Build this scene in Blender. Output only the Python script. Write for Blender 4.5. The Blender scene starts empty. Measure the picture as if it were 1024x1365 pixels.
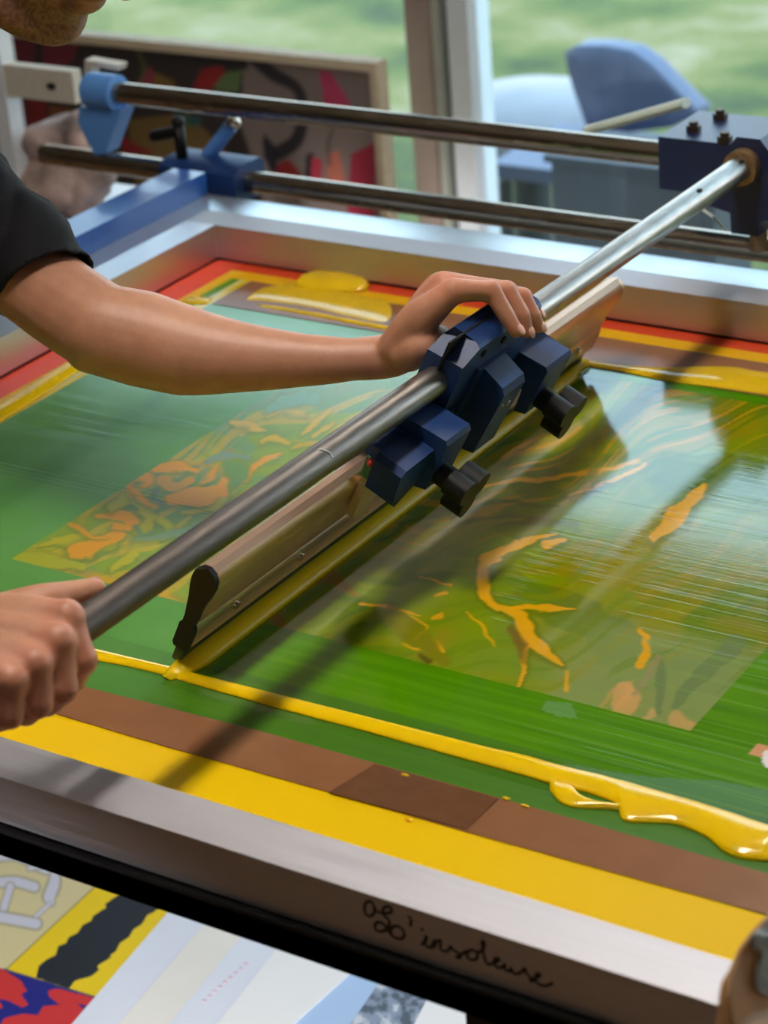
import bpy, bmesh, math, random
import numpy as np
from mathutils import Vector, Matrix
random.seed(7)
rng = np.random.default_rng(7)
scene = bpy.context.scene
COL = scene.collection
TABLE = 0.88            # height of the screen mesh above the floor; everything below is written relative to it
EYE = 0.90              # camera height above the mesh

# ------------------------------------------------------------------ camera frame
FP = 3059.25
_y, _p, _r = [math.radians(a) for a in (-34.662, 25.928, -4.669)]
FW = np.array([math.sin(_y) * math.cos(_p), math.cos(_y) * math.cos(_p), -math.sin(_p)])
_ri = np.array([math.cos(_y), -math.sin(_y), 0.0]); _up = np.cross(_ri, FW)
RI = math.cos(_r) * _ri + math.sin(_r) * _up
UP = -math.sin(_r) * _ri + math.cos(_r) * _up
CAM = np.array([0.0, 0.0, EYE])

def ray(x, y):
    return FW + RI * (x - 512) / FP - UP * (y - 682.5) / FP
def at(x, y, axis, v):
    """measured point of the photograph on the plane axis = v"""
    d = ray(x, y); i = 'xyz'.index(axis)
    return CAM + d * ((v - CAM[i]) / d[i])
def atd(x, y, depth):
    return CAM + ray(x, y) * depth
def proj(P):
    v = P - CAM; w = v @ FW
    return 512 + FP * (v @ RI) / w, 682.5 - FP * (v @ UP) / w

# ------------------------------------------------------------------ materials
def srgb(r, g, b):
    f = lambda c: (c / 255 / 12.92) if c / 255 <= 0.04045 else ((c / 255 + 0.055) / 1.055) ** 2.4
    return (f(r), f(g), f(b), 1.0)

def nodes(name):
    m = bpy.data.materials.new(name); m.use_nodes = True
    nt = m.node_tree; b = nt.nodes['Principled BSDF']
    return m, nt, b

def coords(nt, scale=(1, 1, 1)):
    g = nt.nodes.new('ShaderNodeNewGeometry')
    mp = nt.nodes.new('ShaderNodeMapping'); mp.inputs['Scale'].default_value = scale
    nt.links.new(g.outputs['Position'], mp.inputs['Vector'])
    return mp.outputs['Vector']

def noise(nt, vec, scale, detail=3.0, rough=0.55):
    n = nt.nodes.new('ShaderNodeTexNoise')
    n.inputs['Scale'].default_value = scale; n.inputs['Detail'].default_value = detail
    n.inputs['Roughness'].default_value = rough
    nt.links.new(vec, n.inputs['Vector'])
    return n.outputs['Fac']

def ramp(nt, fac, stops):
    r = nt.nodes.new('ShaderNodeValToRGB'); e = r.color_ramp.elements
    while len(e) < len(stops): e.new(0.5)
    for k, (p, c) in enumerate(stops):
        e[k].position = p; e[k].color = c
    nt.links.new(fac, r.inputs['Fac'])
    return r.outputs['Color']

def maprange(nt, fac, a, b, c, d):
    n = nt.nodes.new('ShaderNodeMapRange')
    for k, v in zip(('From Min', 'From Max', 'To Min', 'To Max'), (a, b, c, d)): n.inputs[k].default_value = v
    nt.links.new(fac, n.inputs['Value']); return n.outputs['Result']

def bump(nt, b, fac, strength=0.2, dist=0.001):
    n = nt.nodes.new('ShaderNodeBump'); n.inputs['Strength'].default_value = strength; n.inputs['Distance'].default_value = dist
    nt.links.new(fac, n.inputs['Height']); nt.links.new(n.outputs['Normal'], b.inputs['Normal'])

def mat(name, c, rough=0.5, metal=0.0, var=0.12, scale=20.0, stretch=(1, 1, 1), bmp=0.0, bdist=0.001, spec=0.5, coat=0.0, rvar=0.0, sss=0.0):
    m, nt, b = nodes(name)
    v = coords(nt, stretch); f = noise(nt, v, scale)
    lo = tuple(x * (1 - var) for x in c[:3]) + (1,); hi = tuple(min(1, x * (1 + var)) for x in c[:3]) + (1,)
    nt.links.new(ramp(nt, f, [(0.3, lo), (0.7, hi)]), b.inputs['Base Color'])
    b.inputs['Roughness'].default_value = rough; b.inputs['Metallic'].default_value = metal
    b.inputs['Specular IOR Level'].default_value = spec; b.inputs['Coat Weight'].default_value = coat
    if rvar: nt.links.new(maprange(nt, f, 0.3, 0.7, max(0.02, rough - rvar), rough + rvar), b.inputs['Roughness'])
    if bmp: bump(nt, b, f, bmp, bdist)
    if sss:
        b.inputs['Subsurface Weight'].default_value = sss
        b.inputs['Subsurface Radius'].default_value = (0.008, 0.003, 0.0015); b.inputs['Subsurface Scale'].default_value = 1.0
    return m

MT = {}
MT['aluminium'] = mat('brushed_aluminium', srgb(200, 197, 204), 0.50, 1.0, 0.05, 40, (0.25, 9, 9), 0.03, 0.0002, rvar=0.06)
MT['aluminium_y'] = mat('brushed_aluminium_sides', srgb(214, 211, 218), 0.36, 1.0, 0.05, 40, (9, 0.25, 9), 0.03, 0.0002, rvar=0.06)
MT['ledge'] = mat('pale_grey_metal_ledge', srgb(200, 202, 206), 0.28, 0.8, 0.05, 30)
MT['bar'] = mat('bare_steel_tube', srgb(176, 170, 162), 0.34, 1.0, 0.14, 45, (6, 0.8, 6), 0.05, 0.0005, rvar=0.1)
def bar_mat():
    m, nt, b = nodes('graded_steel_tube')
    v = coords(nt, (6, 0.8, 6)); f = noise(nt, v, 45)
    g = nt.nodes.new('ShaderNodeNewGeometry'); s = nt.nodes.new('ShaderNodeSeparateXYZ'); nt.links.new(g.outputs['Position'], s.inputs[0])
    k = maprange(nt, s.outputs['Y'], 1.1, 1.62, 0.0, 1.0)  # tube colour darker and rougher towards the near end
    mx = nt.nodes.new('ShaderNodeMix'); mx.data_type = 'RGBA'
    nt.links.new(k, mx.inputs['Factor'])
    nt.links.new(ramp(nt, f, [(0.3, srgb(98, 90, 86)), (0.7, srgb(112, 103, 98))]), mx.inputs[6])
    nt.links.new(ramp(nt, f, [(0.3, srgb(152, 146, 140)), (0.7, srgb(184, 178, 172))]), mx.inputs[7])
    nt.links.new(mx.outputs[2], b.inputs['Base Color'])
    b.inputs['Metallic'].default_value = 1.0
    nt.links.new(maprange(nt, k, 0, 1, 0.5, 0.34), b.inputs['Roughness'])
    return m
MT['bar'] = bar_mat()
MT['rail'] = mat('steel_rail', srgb(172, 160, 146), 0.24, 1.0, 0.08, 30, (0.5, 6, 6), rvar=0.06)
MT['navy'] = mat('navy_blue_enamel', srgb(27, 55, 108), 0.42, 0.0, 0.14, 40, bmp=0.08, spec=0.4)
MT['blue'] = mat('blue_enamel', srgb(40, 84, 160), 0.30, 0.0, 0.08, 30, bmp=0.05, coat=0.3)
MT['navygloss'] = mat('glossy_navy_enamel', srgb(28, 38, 78), 0.4, 0.0, 0.1, 40, bmp=0.04, spec=0.5, coat=0.05)
MT['lightblue'] = mat('light_blue_enamel', srgb(92, 148, 222), 0.4, 0.0, 0.06, 30)
MT['black'] = mat('black_plastic', srgb(18, 17, 17), 0.5, 0.0, 0.2, 60, bmp=0.1, spec=0.3)
MT['blacksteel'] = mat('black_painted_steel', srgb(17, 17, 20), 0.5, 0.0, 0.2, 60, bmp=0.08, spec=0.35)
MT['gold'] = mat('champagne_anodised_aluminium', srgb(228, 192, 166), 0.34, 0.82, 0.015, 60, (3, 0.2, 3))
MT['rubber'] = mat('dark_green_rubber', srgb(16, 62, 50), 0.4, 0.0, 0.2, 40)
MT['brass'] = mat('worn_brass', srgb(158, 126, 92), 0.45, 0.6, 0.25, 120)
MT['bolt'] = mat('rusty_bolt_steel', srgb(92, 76, 64), 0.5, 0.8, 0.25, 120)
MT['dark'] = mat('dark_hole', srgb(14, 12, 11), 0.8, 0.0, 0.1, 50)
MT['chrome'] = mat('bright_screw_steel', srgb(200, 196, 186), 0.25, 1.0, 0.05, 60)
MT['ink'] = mat('wet_yellow_ink', srgb(255, 206, 2), 0.15, 0.0, 0.03, 20, spec=0.45)
MT['inkbead'] = mat('yellow_ink_roll', srgb(255, 214, 4), 0.34, 0.0, 0.03, 20, spec=0.35)
MT['inkold'] = mat('mustard_yellow_ink', srgb(232, 190, 20), 0.12, 0.0, 0.06, 30, spec=0.8)
MT['tape'] = mat('brown_packing_tape', srgb(146, 98, 66), 0.22, 0.0, 0.06, 25, bmp=0.06)
MT['tape2'] = mat('dark_brown_packing_tape', srgb(112, 74, 50), 0.16, 0.0, 0.1, 60, (1, 1, 1), 0.5, 0.002)
MT['skin'] = mat('skin', srgb(206, 152, 124), 0.5, 0.0, 0.10, 45, bmp=0.12, bdist=0.0012, spec=0.45, sss=0.12)
MT['nail'] = mat('fingernail', srgb(214, 156, 134), 0.35, 0.0, 0.04, 40)
MT['beard'] = mat('brown_stubble', srgb(96, 66, 44), 0.7, 0.0, 0.3, 300, bmp=0.8, bdist=0.002)
MT['hair'] = mat('dark_brown_hair', srgb(52, 36, 26), 0.55, 0.0, 0.3, 120, (1, 1, 6), 0.8, 0.003)
MT['shirt'] = mat('black_cotton', srgb(24, 25, 30), 0.85, 0.0, 0.2, 300, bmp=0.3, bdist=0.0006, spec=0.25)
MT['trousers'] = mat('dark_blue_denim', srgb(36, 44, 62), 0.9, 0.0, 0.2, 200, bmp=0.3)
MT['shoe'] = mat('black_leather', srgb(26, 24, 24), 0.45, 0.0, 0.2, 60)
MT['rag'] = mat('stained_grey_pink_rag', srgb(168, 146, 140), 0.9, 0.0, 0.55, 18, bmp=0.5, bdist=0.006)
MT['ragteal'] = mat('green_cloth', srgb(52, 112, 96), 0.9, 0.0, 0.3, 20, bmp=0.4, bdist=0.004)
MT['woodedge'] = mat('pale_wood_edge', srgb(220, 204, 176), 0.6, 0.0, 0.1, 30, (1, 1, 8))
MT['whitewood'] = mat('whitewashed_wood', srgb(206, 200, 186), 0.6, 0.0, 0.08, 40, (8, 1, 1), 0.2)
MT['shim'] = mat('raw_wood_shim', srgb(190, 162, 112), 0.6, 0.0, 0.2, 60, (4, 4, 20), 0.3)
MT['greenpaint'] = mat('dried_green_ink', srgb(60, 112, 58), 0.5, 0.0, 0.3, 80)
MT['redpaint'] = mat('dried_red_ink', srgb(210, 60, 36), 0.5, 0.0, 0.3, 80)
MT['kraft'] = mat('kraft_brown_paper', srgb(196, 146, 100), 0.55, 0.0, 0.08, 30, bmp=0.15, bdist=0.002)
MT['greytape'] = mat('grey_duct_tape', srgb(150, 150, 146), 0.35, 0.2, 0.2, 60, bmp=0.4, bdist=0.003)
MT['paper'] = mat('white_paper', srgb(240, 238, 236), 0.7, 0.0, 0.02, 10)
MT['paper2'] = mat('cool_white_paper', srgb(226, 228, 238), 0.6, 0.0, 0.03, 10)
MT['paperblue'] = mat('pale_blue_paper', srgb(176, 202, 236), 0.6, 0.0, 0.04, 10)
MT['cream'] = mat('cream_paper', srgb(236, 230, 220), 0.7, 0.0, 0.03, 10)
MT['marker'] = mat('black_marker_line', srgb(18, 16, 16), 0.5, 0.0, 0.1, 60)
MT['wall'] = mat('painted_wall', srgb(128, 120, 112), 0.8, 0.0, 0.04, 6, bmp=0.1)
MT['ceiling'] = mat('ceiling_paint', srgb(222, 220, 218), 0.9, 0.0, 0.03, 6)
MT['floor'] = mat('brown_floor', srgb(168, 126, 88), 0.45, 0.0, 0.18, 5, (1, 8, 1), 0.1)
MT['postbrown'] = mat('brown_grey_window_post', srgb(160, 140, 132), 0.5, 0.0, 0.05, 20)
MT['postgrey'] = mat('grey_green_window_post', srgb(176, 180, 170), 0.5, 0.0, 0.05, 20)
MT['postwhite'] = mat('white_window_sash', srgb(226, 232, 240), 0.35, 0.0, 0.03, 20)
MT['gasket'] = mat('black_window_gasket', srgb(30, 30, 34), 0.6, 0.0, 0.1, 20)
MT['garden_grey'] = mat('slate_grey_garden_fabric', srgb(92, 104, 134), 0.5, 0.0, 0.08, 10)
MT['garden_cover'] = mat('grey_garden_cover', srgb(140, 138, 146), 0.4, 0.0, 0.08, 10)
MT['garden_dark'] = mat('charcoal_planter', srgb(66, 74, 84), 0.6, 0.0, 0.1, 10)
MT['plantleaf'] = mat('pale_green_slat', srgb(190, 202, 190), 0.5, 0.0, 0.05, 10)
MT['shelf'] = mat('grey_shelf_board', srgb(120, 116, 112), 0.6, 0.0, 0.08, 10)
MT['clear'] = mat('milky_plastic_strip', srgb(196, 206, 206), 0.3, 0.0, 0.05, 30)

def lawn_mat():
    m, nt, b = nodes('lawn_grass')
    v = coords(nt); f = noise(nt, v, 1.7, 5, 0.6)
    nt.links.new(ramp(nt, f, [(0.33, srgb(66, 78, 42)), (0.45, srgb(98, 106, 48)), (0.56, srgb(130, 124, 68)), (0.68, srgb(164, 148, 116))]), b.inputs['Base Color'])
    b.inputs['Roughness'].default_value = 0.9
    bump(nt, b, noise(nt, v, 60, 4), 0.6, 0.03)
    return m
MT['lawn'] = lawn_mat()

def glass_mat():
    m, nt, b = nodes('window_glass'); nt.nodes.remove(b)
    out = nt.nodes['Material Output']
    t = nt.nodes.new('ShaderNodeBsdfTransparent'); g = nt.nodes.new('ShaderNodeBsdfGlossy'); g.inputs['Roughness'].default_value = 0.02
    t.inputs['Color'].default_value = (0.94, 0.97, 0.96, 1)
    fr = nt.nodes.new('ShaderNodeFresnel'); fr.inputs['IOR'].default_value = 1.3
    mx = nt.nodes.new('ShaderNodeMixShader')
    nt.links.new(fr.outputs['Fac'], mx.inputs['Fac']); nt.links.new(t.outputs[0], mx.inputs[1]); nt.links.new(g.outputs[0], mx.inputs[2])
    nt.links.new(mx.outputs[0], out.inputs['Surface'])
    return m
MT['glass'] = glass_mat()

def emit_mat(name, c, s):
    m, nt, b = nodes(name)
    b.inputs['Emission Color'].default_value = c; b.inputs['Emission Strength'].default_value = s
    b.inputs['Base Color'].default_value = c
    return m

def attr_mat(name, rough=0.5, streak=None, metal=0.0):
    """colour from the vertex colours; gloss from the 'wet' attribute when streak is set"""
    m, nt, b = nodes(name)
    a = nt.nodes.new('ShaderNodeAttribute'); a.attribute_name = 'Col'
    nt.links.new(a.outputs['Color'], b.inputs['Base Color'])
    b.inputs['Roughness'].default_value = rough
    if streak:
        w = nt.nodes.new('ShaderNodeAttribute'); w.attribute_name = 'Wet'
        v = coords(nt, (0.9, 240, 1)); f = noise(nt, v, 1.0, 4, 0.8)
        v2 = coords(nt, (2.2, 420, 1)); f2 = maprange(nt, noise(nt, v2, 1.0, 3, 0.65), 0.57, 0.74, 0.0, 0.7)
        r = maprange(nt, w.outputs['Fac'], 0, 1, 0.42, 0.035)
        add = nt.nodes.new('ShaderNodeMath'); add.operation = 'MULTIPLY_ADD'
        nt.links.new(maprange(nt, f, 0.35, 0.75, -0.5, 1.0), add.inputs[0]); add.inputs[1].default_value = 0.035
        nt.links.new(r, add.inputs[2]); nt.links.new(add.outputs[0], b.inputs['Roughness'])
        mixf = nt.nodes.new('ShaderNodeMath'); mixf.operation = 'ADD'
        nt.links.new(f, mixf.inputs[0]); nt.links.new(f2, mixf.inputs[1])
        bn = nt.nodes.new('ShaderNodeBump'); bn.inputs['Distance'].default_value = 0.00010
        nt.links.new(maprange(nt, w.outputs['Fac'], 0, 1, 0.9, 0.42), bn.inputs['Strength'])
        nt.links.new(mixf.outputs[0], bn.inputs['Height']); nt.links.new(bn.outputs['Normal'], b.inputs['Normal'])
        nt.links.new(maprange(nt, w.outputs['Fac'], 0.1, 1, 0.12, 1.0), b.inputs['Specular IOR Level'])
    return m
def skin_mat():
    m, nt, b = nodes('skin')
    a = nt.nodes.new('ShaderNodeAttribute'); a.attribute_name = 'Col'
    v = coords(nt); f = noise(nt, v, 60, 4)
    mx = nt.nodes.new('ShaderNodeMix'); mx.data_type = 'RGBA'; mx.blend_type = 'MULTIPLY'; mx.inputs['Factor'].default_value = 1.0
    nt.links.new(a.outputs['Color'], mx.inputs[6]); nt.links.new(ramp(nt, f, [(0.3, (0.86, 0.82, 0.80, 1)), (0.7, (1, 1, 1, 1))]), mx.inputs[7])
    nt.links.new(mx.outputs[2], b.inputs['Base Color'])
    b.inputs['Roughness'].default_value = 0.46; b.inputs['Specular IOR Level'].default_value = 0.5
    b.inputs['Subsurface Weight'].default_value = 0.1; b.inputs['Subsurface Radius'].default_value = (0.006, 0.0024, 0.0012); b.inputs['Subsurface Scale'].default_value = 1.0
    bump(nt, b, noise(nt, v, 340, 3), 0.18, 0.0008)
    return m
MT['skin'] = skin_mat()
MT['screen'] = attr_mat('inked_screen_mesh', 0.3, True)
MT['print'] = attr_mat('printed_paper', 0.55)
MT['painting'] = attr_mat('painted_board_face', 0.6)

# ------------------------------------------------------------------ object helpers
def link(name, me, m=None, parent=None, smooth=False):
    o = bpy.data.objects.new(name, me); COL.objects.link(o)
    if m is not None: me.materials.append(m)
    if parent is not None: o.parent = parent
    if smooth:
        for p in me.polygons: p.use_smooth = True
    return o

def obj(name, bm, m, parent=None, smooth=False, bevel=0.0, seg=2, auto=None):
    if bevel:
        es = [e for e in bm.edges if len(e.link_faces) == 2 and e.calc_face_angle(0) > math.radians(25)]
        bmesh.ops.bevel(bm, geom=es, offset=bevel, segments=seg, affect='EDGES', profile=0.5, clamp_overlap=True)
    bmesh.ops.recalc_face_normals(bm, faces=bm.faces)
    me = bpy.data.meshes.new(name); bm.to_mesh(me); bm.free()
    o = link(name, me, m, parent, smooth)
    if auto:
        me.set_sharp_from_angle(angle=math.radians(auto))
        for p in me.polygons: p.use_smooth = True
    return o

def thing(name, label, cat, group=None):
    o = bpy.data.objects.new(name, None); COL.objects.link(o); o.empty_display_size = 0.05
    return tag(o, label, cat, group)
def tag(o, label, cat, group=None, kind=None):
    o['label'] = label; o['category'] = cat
    if group: o['group'] = group
    if kind: o['kind'] = kind
    return o
def struct(o):
    o['kind'] = 'structure'; return o

def box(bm, lo, hi, R=None, T=None):
    vs = []
    for z in (lo[2], hi[2]):
        for y in (lo[1], hi[1]):
            for x in (lo[0], hi[0]):
                p = Vector((x, y, z))
                if R is not None: p = R @ p
                if T is not None: p = p + Vector(T)
                vs.append(bm.verts.new(p))
    for f in ((0, 2, 3, 1), (4, 5, 7, 6), (0, 1, 5, 4), (2, 6, 7, 3), (0, 4, 6, 2), (1, 3, 7, 5)):
        bm.faces.new([vs[i] for i in f])
    return bm
def nbox(*a, **k): return box(bmesh.new(), *a, **k)

def frame_of(d):
    d = Vector(d).normalized(); a = Vector((0, 0, 1)) if abs(d.z) < 0.9 else Vector((1, 0, 0))
    u = d.cross(a).normalized(); return u, u.cross(d).normalized()

def tube(bm, pts, rad, seg=16, round_end=(True, True), squash=1.0, up=None):
    """swept round tube with a radius per point and domed or flat ends"""
    pts = [Vector(p) for p in pts]; n = len(pts)
    if not hasattr(rad, '__len__'): rad = [rad] * n
    rings = []; 
    dirs = []
    for i in range(n):
        d = pts[min(i + 1, n - 1)] - pts[max(i - 1, 0)]; dirs.append(d.normalized())
    P, R_, D = [], [], []
    if round_end[0]:
        for k in (4, 3, 2, 1):
            a = k / 4.0 * math.pi / 2 * 0.97
            P.append(pts[0] - dirs[0] * rad[0] * math.sin(a)); R_.append(rad[0] * math.cos(a)); D.append(dirs[0])
    P += pts; R_ += list(rad); D += dirs
    if round_end[1]:
        for k in (1, 2, 3, 4):
            a = k / 4.0 * math.pi / 2 * 0.97
            P.append(pts[-1] + dirs[-1] * rad[-1] * math.sin(a)); R_.append(rad[-1] * math.cos(a)); D.append(dirs[-1])
    u, v = frame_of(D[0])
    if up is not None:
        v = Vector(up); v = (v - D[0] * v.dot(D[0])).normalized(); u = D[0].cross(v)
    for p, r, d in zip(P, R_, D):
        v = (v - d * v.dot(d)).normalized(); u = d.cross(v)
        rings.append([bm.verts.new(p + u * (r * math.cos(t)) + v * (r * squash * math.sin(t))) for t in [2 * math.pi * k / seg for k in range(seg)]])
    for a, b in zip(rings, rings[1:]):
        for k in range(seg): bm.faces.new((a[k], a[(k + 1) % seg], b[(k + 1) % seg], b[k]))
    bm.faces.new(rings[0][::-1]); bm.faces.new(rings[-1])
    return bm
def ntube(*a, **k): return tube(bmesh.new(), *a, **k)

def cyl(bm, p0, p1, r, seg=24, r1=None):
    return tube(bm, [p0, p1], [r, r if r1 is None else r1], seg, (False, False))

def prism(bm, poly, origin, U, V, W, w0, w1):
    """polygon in the U,V plane extruded along W"""
    o = Vector(origin); U, V, W = Vector(U), Vector(V), Vector(W)
    a = [bm.verts.new(o + U * p[0] + V * p[1] + W * w0) for p in poly]
    b = [bm.verts.new(o + U * p[0] + V * p[1] + W * w1) for p in poly]
    n = len(poly)
    bm.faces.new(a[::-1]); bm.faces.new(b)
    for k in range(n): bm.faces.new((a[k], a[(k + 1) % n], b[(k + 1) % n], b[k]))
    return bm

def ellipsoid(bm, c, r, R=None, u=20, v=12):
    M = Matrix.Translation(Vector(c)) @ ((R.to_4x4()) if R is not None else Matrix.Identity(4)) @ Matrix.Diagonal((r[0], r[1], r[2], 1))
    bmesh.ops.create_uvsphere(bm, u_segments=u, v_segments=v, radius=1.0, matrix=M)
    return bm

def smooth_path(pts, k=6):
    """Catmull-Rom through the points"""
    P = [np.array(p, float) for p in pts]; P = [2 * P[0] - P[1]] + P + [2 * P[-1] - P[-2]]
    out = []
    for i in range(1, len(P) - 2):
        for j in range(k):
            t = j / k
            out.append(0.5 * ((2 * P[i]) + (-P[i - 1] + P[i + 1]) * t + (2 * P[i - 1] - 5 * P[i] + 4 * P[i + 1] - P[i + 2]) * t * t + (-P[i - 1] + 3 * P[i] - 3 * P[i + 1] + P[i + 2]) * t ** 3))
    out.append(P[-2]); return out

def voxel_union(bm, size, iters=4, lap=0.5):
    me = bpy.data.meshes.new('tmp'); bmesh.ops.recalc_face_normals(bm, faces=bm.faces); bm.to_mesh(me); bm.free()
    o = bpy.data.objects.new('tmp', me); COL.objects.link(o)
    md = o.modifiers.new('r', 'REMESH'); md.mode = 'VOXEL'; md.voxel_size = size
    if iters:
        s = o.modifiers.new('s', 'SMOOTH'); s.factor = lap; s.iterations = iters
    dg = bpy.context.evaluated_depsgraph_get(); dg.update()
    res = bpy.data.meshes.new_from_object(o.evaluated_get(dg))
    bpy.data.objects.remove(o); bpy.data.meshes.remove(me)
    return res

# ------------------------------------------------------------------ painted grids
def inpoly(X, Y, poly):
    c = np.zeros(X.shape, bool); n = len(poly)
    for i in range(n):
        x0, y0 = poly[i]; x1, y1 = poly[(i + 1) % n]
        if y0 == y1: continue
        t = ((Y < y0) != (Y < y1)) & (X < (x1 - x0) * (Y - y0) / (y1 - y0) + x0)
        c ^= t
    return c
def stroke_d(X, Y, pts):
    d = np.full(X.shape, 1e9); tt = np.zeros(X.shape); n = len(pts) - 1
    for i in range(n):
        ax, ay = pts[i][:2]; bx, by = pts[i + 1][:2]; L = (bx - ax) ** 2 + (by - ay) ** 2 + 1e-9
        t = np.clip(((X - ax) * (bx - ax) + (Y - ay) * (by - ay)) / L, 0, 1)
        dd = np.hypot(X - ax - t * (bx - ax), Y - ay - t * (by - ay))
        m = dd < d; d[m] = dd[m]; tt[m] = (i + t[m]) / n
    return d, tt
def vnoise(X, Y, seed=0):
    """smooth value noise on numpy arrays"""
    g = np.random.default_rng(seed).random((64, 64))
    xi = np.floor(X).astype(int); yi = np.floor(Y).astype(int); fx = X - xi; fy = Y - yi
    fx = fx * fx * (3 - 2 * fx); fy = fy * fy * (3 - 2 * fy)
    a = g[xi % 64, yi % 64]; b = g[(xi + 1) % 64, yi % 64]; c = g[xi % 64, (yi + 1) % 64]; d = g[(xi + 1) % 64, (yi + 1) % 64]
    return (a * (1 - fx) + b * fx) * (1 - fy) + (c * (1 - fx) + d * fx) * fy
def fbm(X, Y, seed=0, o=4):
    s = 0; a = 0.5
    for k in range(o):
        s = s + a * vnoise(X * 2 ** k, Y * 2 ** k, seed + k); a *= 0.5
    return s / (1 - 0.5 ** o)

class Grid:
    def __init__(self, P):           # P: (ny, nx, 3) positions
        self.P = P; self.PX, self.PY = proj_arr(P)
        self.C = np.zeros(P.shape[:2] + (3,)); self.W = np.zeros(P.shape[:2])
    def mask(self, m, c, a=1.0):
        a = a * m; self.C[:] = self.C * (1 - a[..., None]) + np.array(srgb(*c)[:3]) * a[..., None]
    def poly(self, pts, c, a=1.0): self.mask(inpoly(self.PX, self.PY, pts).astype(float), c, a)
    def stroke(self, pts, w, c, a=1.0, soft=1.0):
        d, t = stroke_d(self.PX, self.PY, smooth_path(pts, 5))
        if hasattr(w, '__len__'): w = np.interp(t, np.linspace(0, 1, len(w)), w)
        self.mask(np.clip((w / 2 - d) / soft + 0.5, 0, 1), c, a)
    def build(self, name, m, parent=None):
        ny, nx = self.P.shape[:2]
        me = bpy.data.meshes.new(name); me.vertices.add(ny * nx); me.vertices.foreach_set('co', self.P.reshape(-1).astype(np.float32))
        i = np.arange(ny * nx).reshape(ny, nx)
        q = np.stack([i[:-1, :-1], i[:-1, 1:], i[1:, 1:], i[1:, :-1]], -1).reshape(-1, 4)
        me.loops.add(q.size); me.loops.foreach_set('vertex_index', q.reshape(-1).astype(np.int32))
        me.polygons.add(len(q)); me.polygons.foreach_set('loop_start', (np.arange(len(q)) * 4).astype(np.int32))
        me.update(calc_edges=True)
        ca = me.color_attributes.new('Col', 'FLOAT_COLOR', 'POINT')
        ca.data.foreach_set('color', np.concatenate([self.C, np.ones((ny, nx, 1))], -1).reshape(-1).astype(np.float32))
        wa = me.attributes.new('Wet', 'FLOAT', 'POINT'); wa.data.foreach_set('value', self.W.reshape(-1).astype(np.float32))
        return link(name, me, m, parent)
def proj_arr(P):
    v = P - CAM; w = v @ FW
    return 512 + FP * (v @ RI) / w, 682.5 - FP * (v @ UP) / w
LAMP, LAMP2, UPL, SKY, REAR, FSTOP, EXPO, SPOT = 42.0, 17.0, 5.0, 3.0, 2.5, 6.6, 0.36, 310.0
# ================================================================== SCREEN (frame + mesh + tapes)
FZ = 0.043; XL, XR, YN, YF = -1.598, -0.36, 1.020, 2.012; FWD = 0.042
screen = thing('printing_screen', 'aluminium framed printing screen, green mesh, yellow and brown tape, handwriting on the front bar', 'screen')
for lo, hi, mk in (((XL - FWD, YN - FWD, 0.003), (XR + FWD, YN, FZ), 'aluminium'), ((XL - FWD, YF, 0.003), (XR + FWD, YF + FWD, FZ), 'aluminium'),
                   ((XL - FWD, YN, 0.003), (XL, YF, FZ), 'aluminium_y'), ((XR, YN, 0.003), (XR + FWD, YF, FZ), 'aluminium_y')):
    obj('frame_bar', nbox(lo, hi), MT[mk], screen, bevel=0.0012, auto=40)

nx, ny = 700, 560
gx = np.linspace(XL, XR, nx); gy = np.linspace(YN, YF, ny)
X, Y = np.meshgrid(gx, gy)
P = np.stack([X, Y, np.full_like(X, 0.0)], -1)
G = Grid(P)
st = fbm(X * 6, Y * 160, 3, 3); so = fbm(X * 5, Y * 5, 5, 4)
ones = np.ones_like(X)
G.mask(ones, (80, 138, 0))
G.mask(np.clip((st - 0.5) * 3, 0, 1), (98, 152, 12), 0.5)
G.mask(np.clip((0.5 - st) * 3, 0, 1), (58, 106, 2), 0.45)
lf = np.clip((-1.045 - X) / 0.01, 0, 1)
G.mask(lf, (84, 146, 58), 0.8)
G.mask(lf * np.clip((so - 0.45) * 4, 0, 1), (112, 172, 92), 0.55)
G.mask(lf * np.clip((0.47 - so) * 5, 0, 1), (52, 108, 30), 0.6)
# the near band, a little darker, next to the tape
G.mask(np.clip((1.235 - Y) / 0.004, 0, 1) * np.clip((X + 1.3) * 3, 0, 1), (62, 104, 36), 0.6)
# ---- the print rectangle
PXL, PXR, PYN, PYF = -1.307, -0.646, 1.306, 1.872
inr = ((X > PXL) & (X < PXR) & (Y > PYN) & (Y < PYF)).astype(float)
wx = X * 9 + 1.6 * (fbm(X * 7, Y * 7, 11) - 0.5); wy = Y * 9 + 1.6 * (fbm(X * 7 + 9, Y * 7, 21) - 0.5)
n1 = fbm(wx, wy, 31, 4); n2 = fbm(wx * 1.3 + 5, wy * 0.8 + 2, 41, 4); n3 = fbm(wx * 0.7 + 3, wy * 1.5, 51, 3)
right = inr * (X > -1.05); left = inr * (X <= -1.05)
G.mask(right, (126, 142, 2), 0.95)
G.mask(right * np.clip((n1 - 0.52) * 12, 0, 1), (90, 118, 4), 0.7)
G.mask(right * np.clip((n2 - 0.60) * 14, 0, 1), (146, 132, 6), 0.8)
G.mask(right * np.clip((0.40 - n3) * 14, 0, 1), (72, 104, 6), 0.6)
G.mask(left, (136, 160, 40), 0.92)
G.mask(left * np.clip((n2 - 0.57) * 16, 0, 1), (214, 150, 30), 0.75)
G.mask(left * np.clip((n3 - 0.60) * 16, 0, 1), (188, 184, 30), 0.7)
G.mask(left * np.clip((n1 - 0.53) * 16, 0, 1), (104, 146, 92), 0.75)
G.mask(left * np.clip((0.42 - n1) * 16, 0, 1), (96, 128, 34), 0.6)
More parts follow.
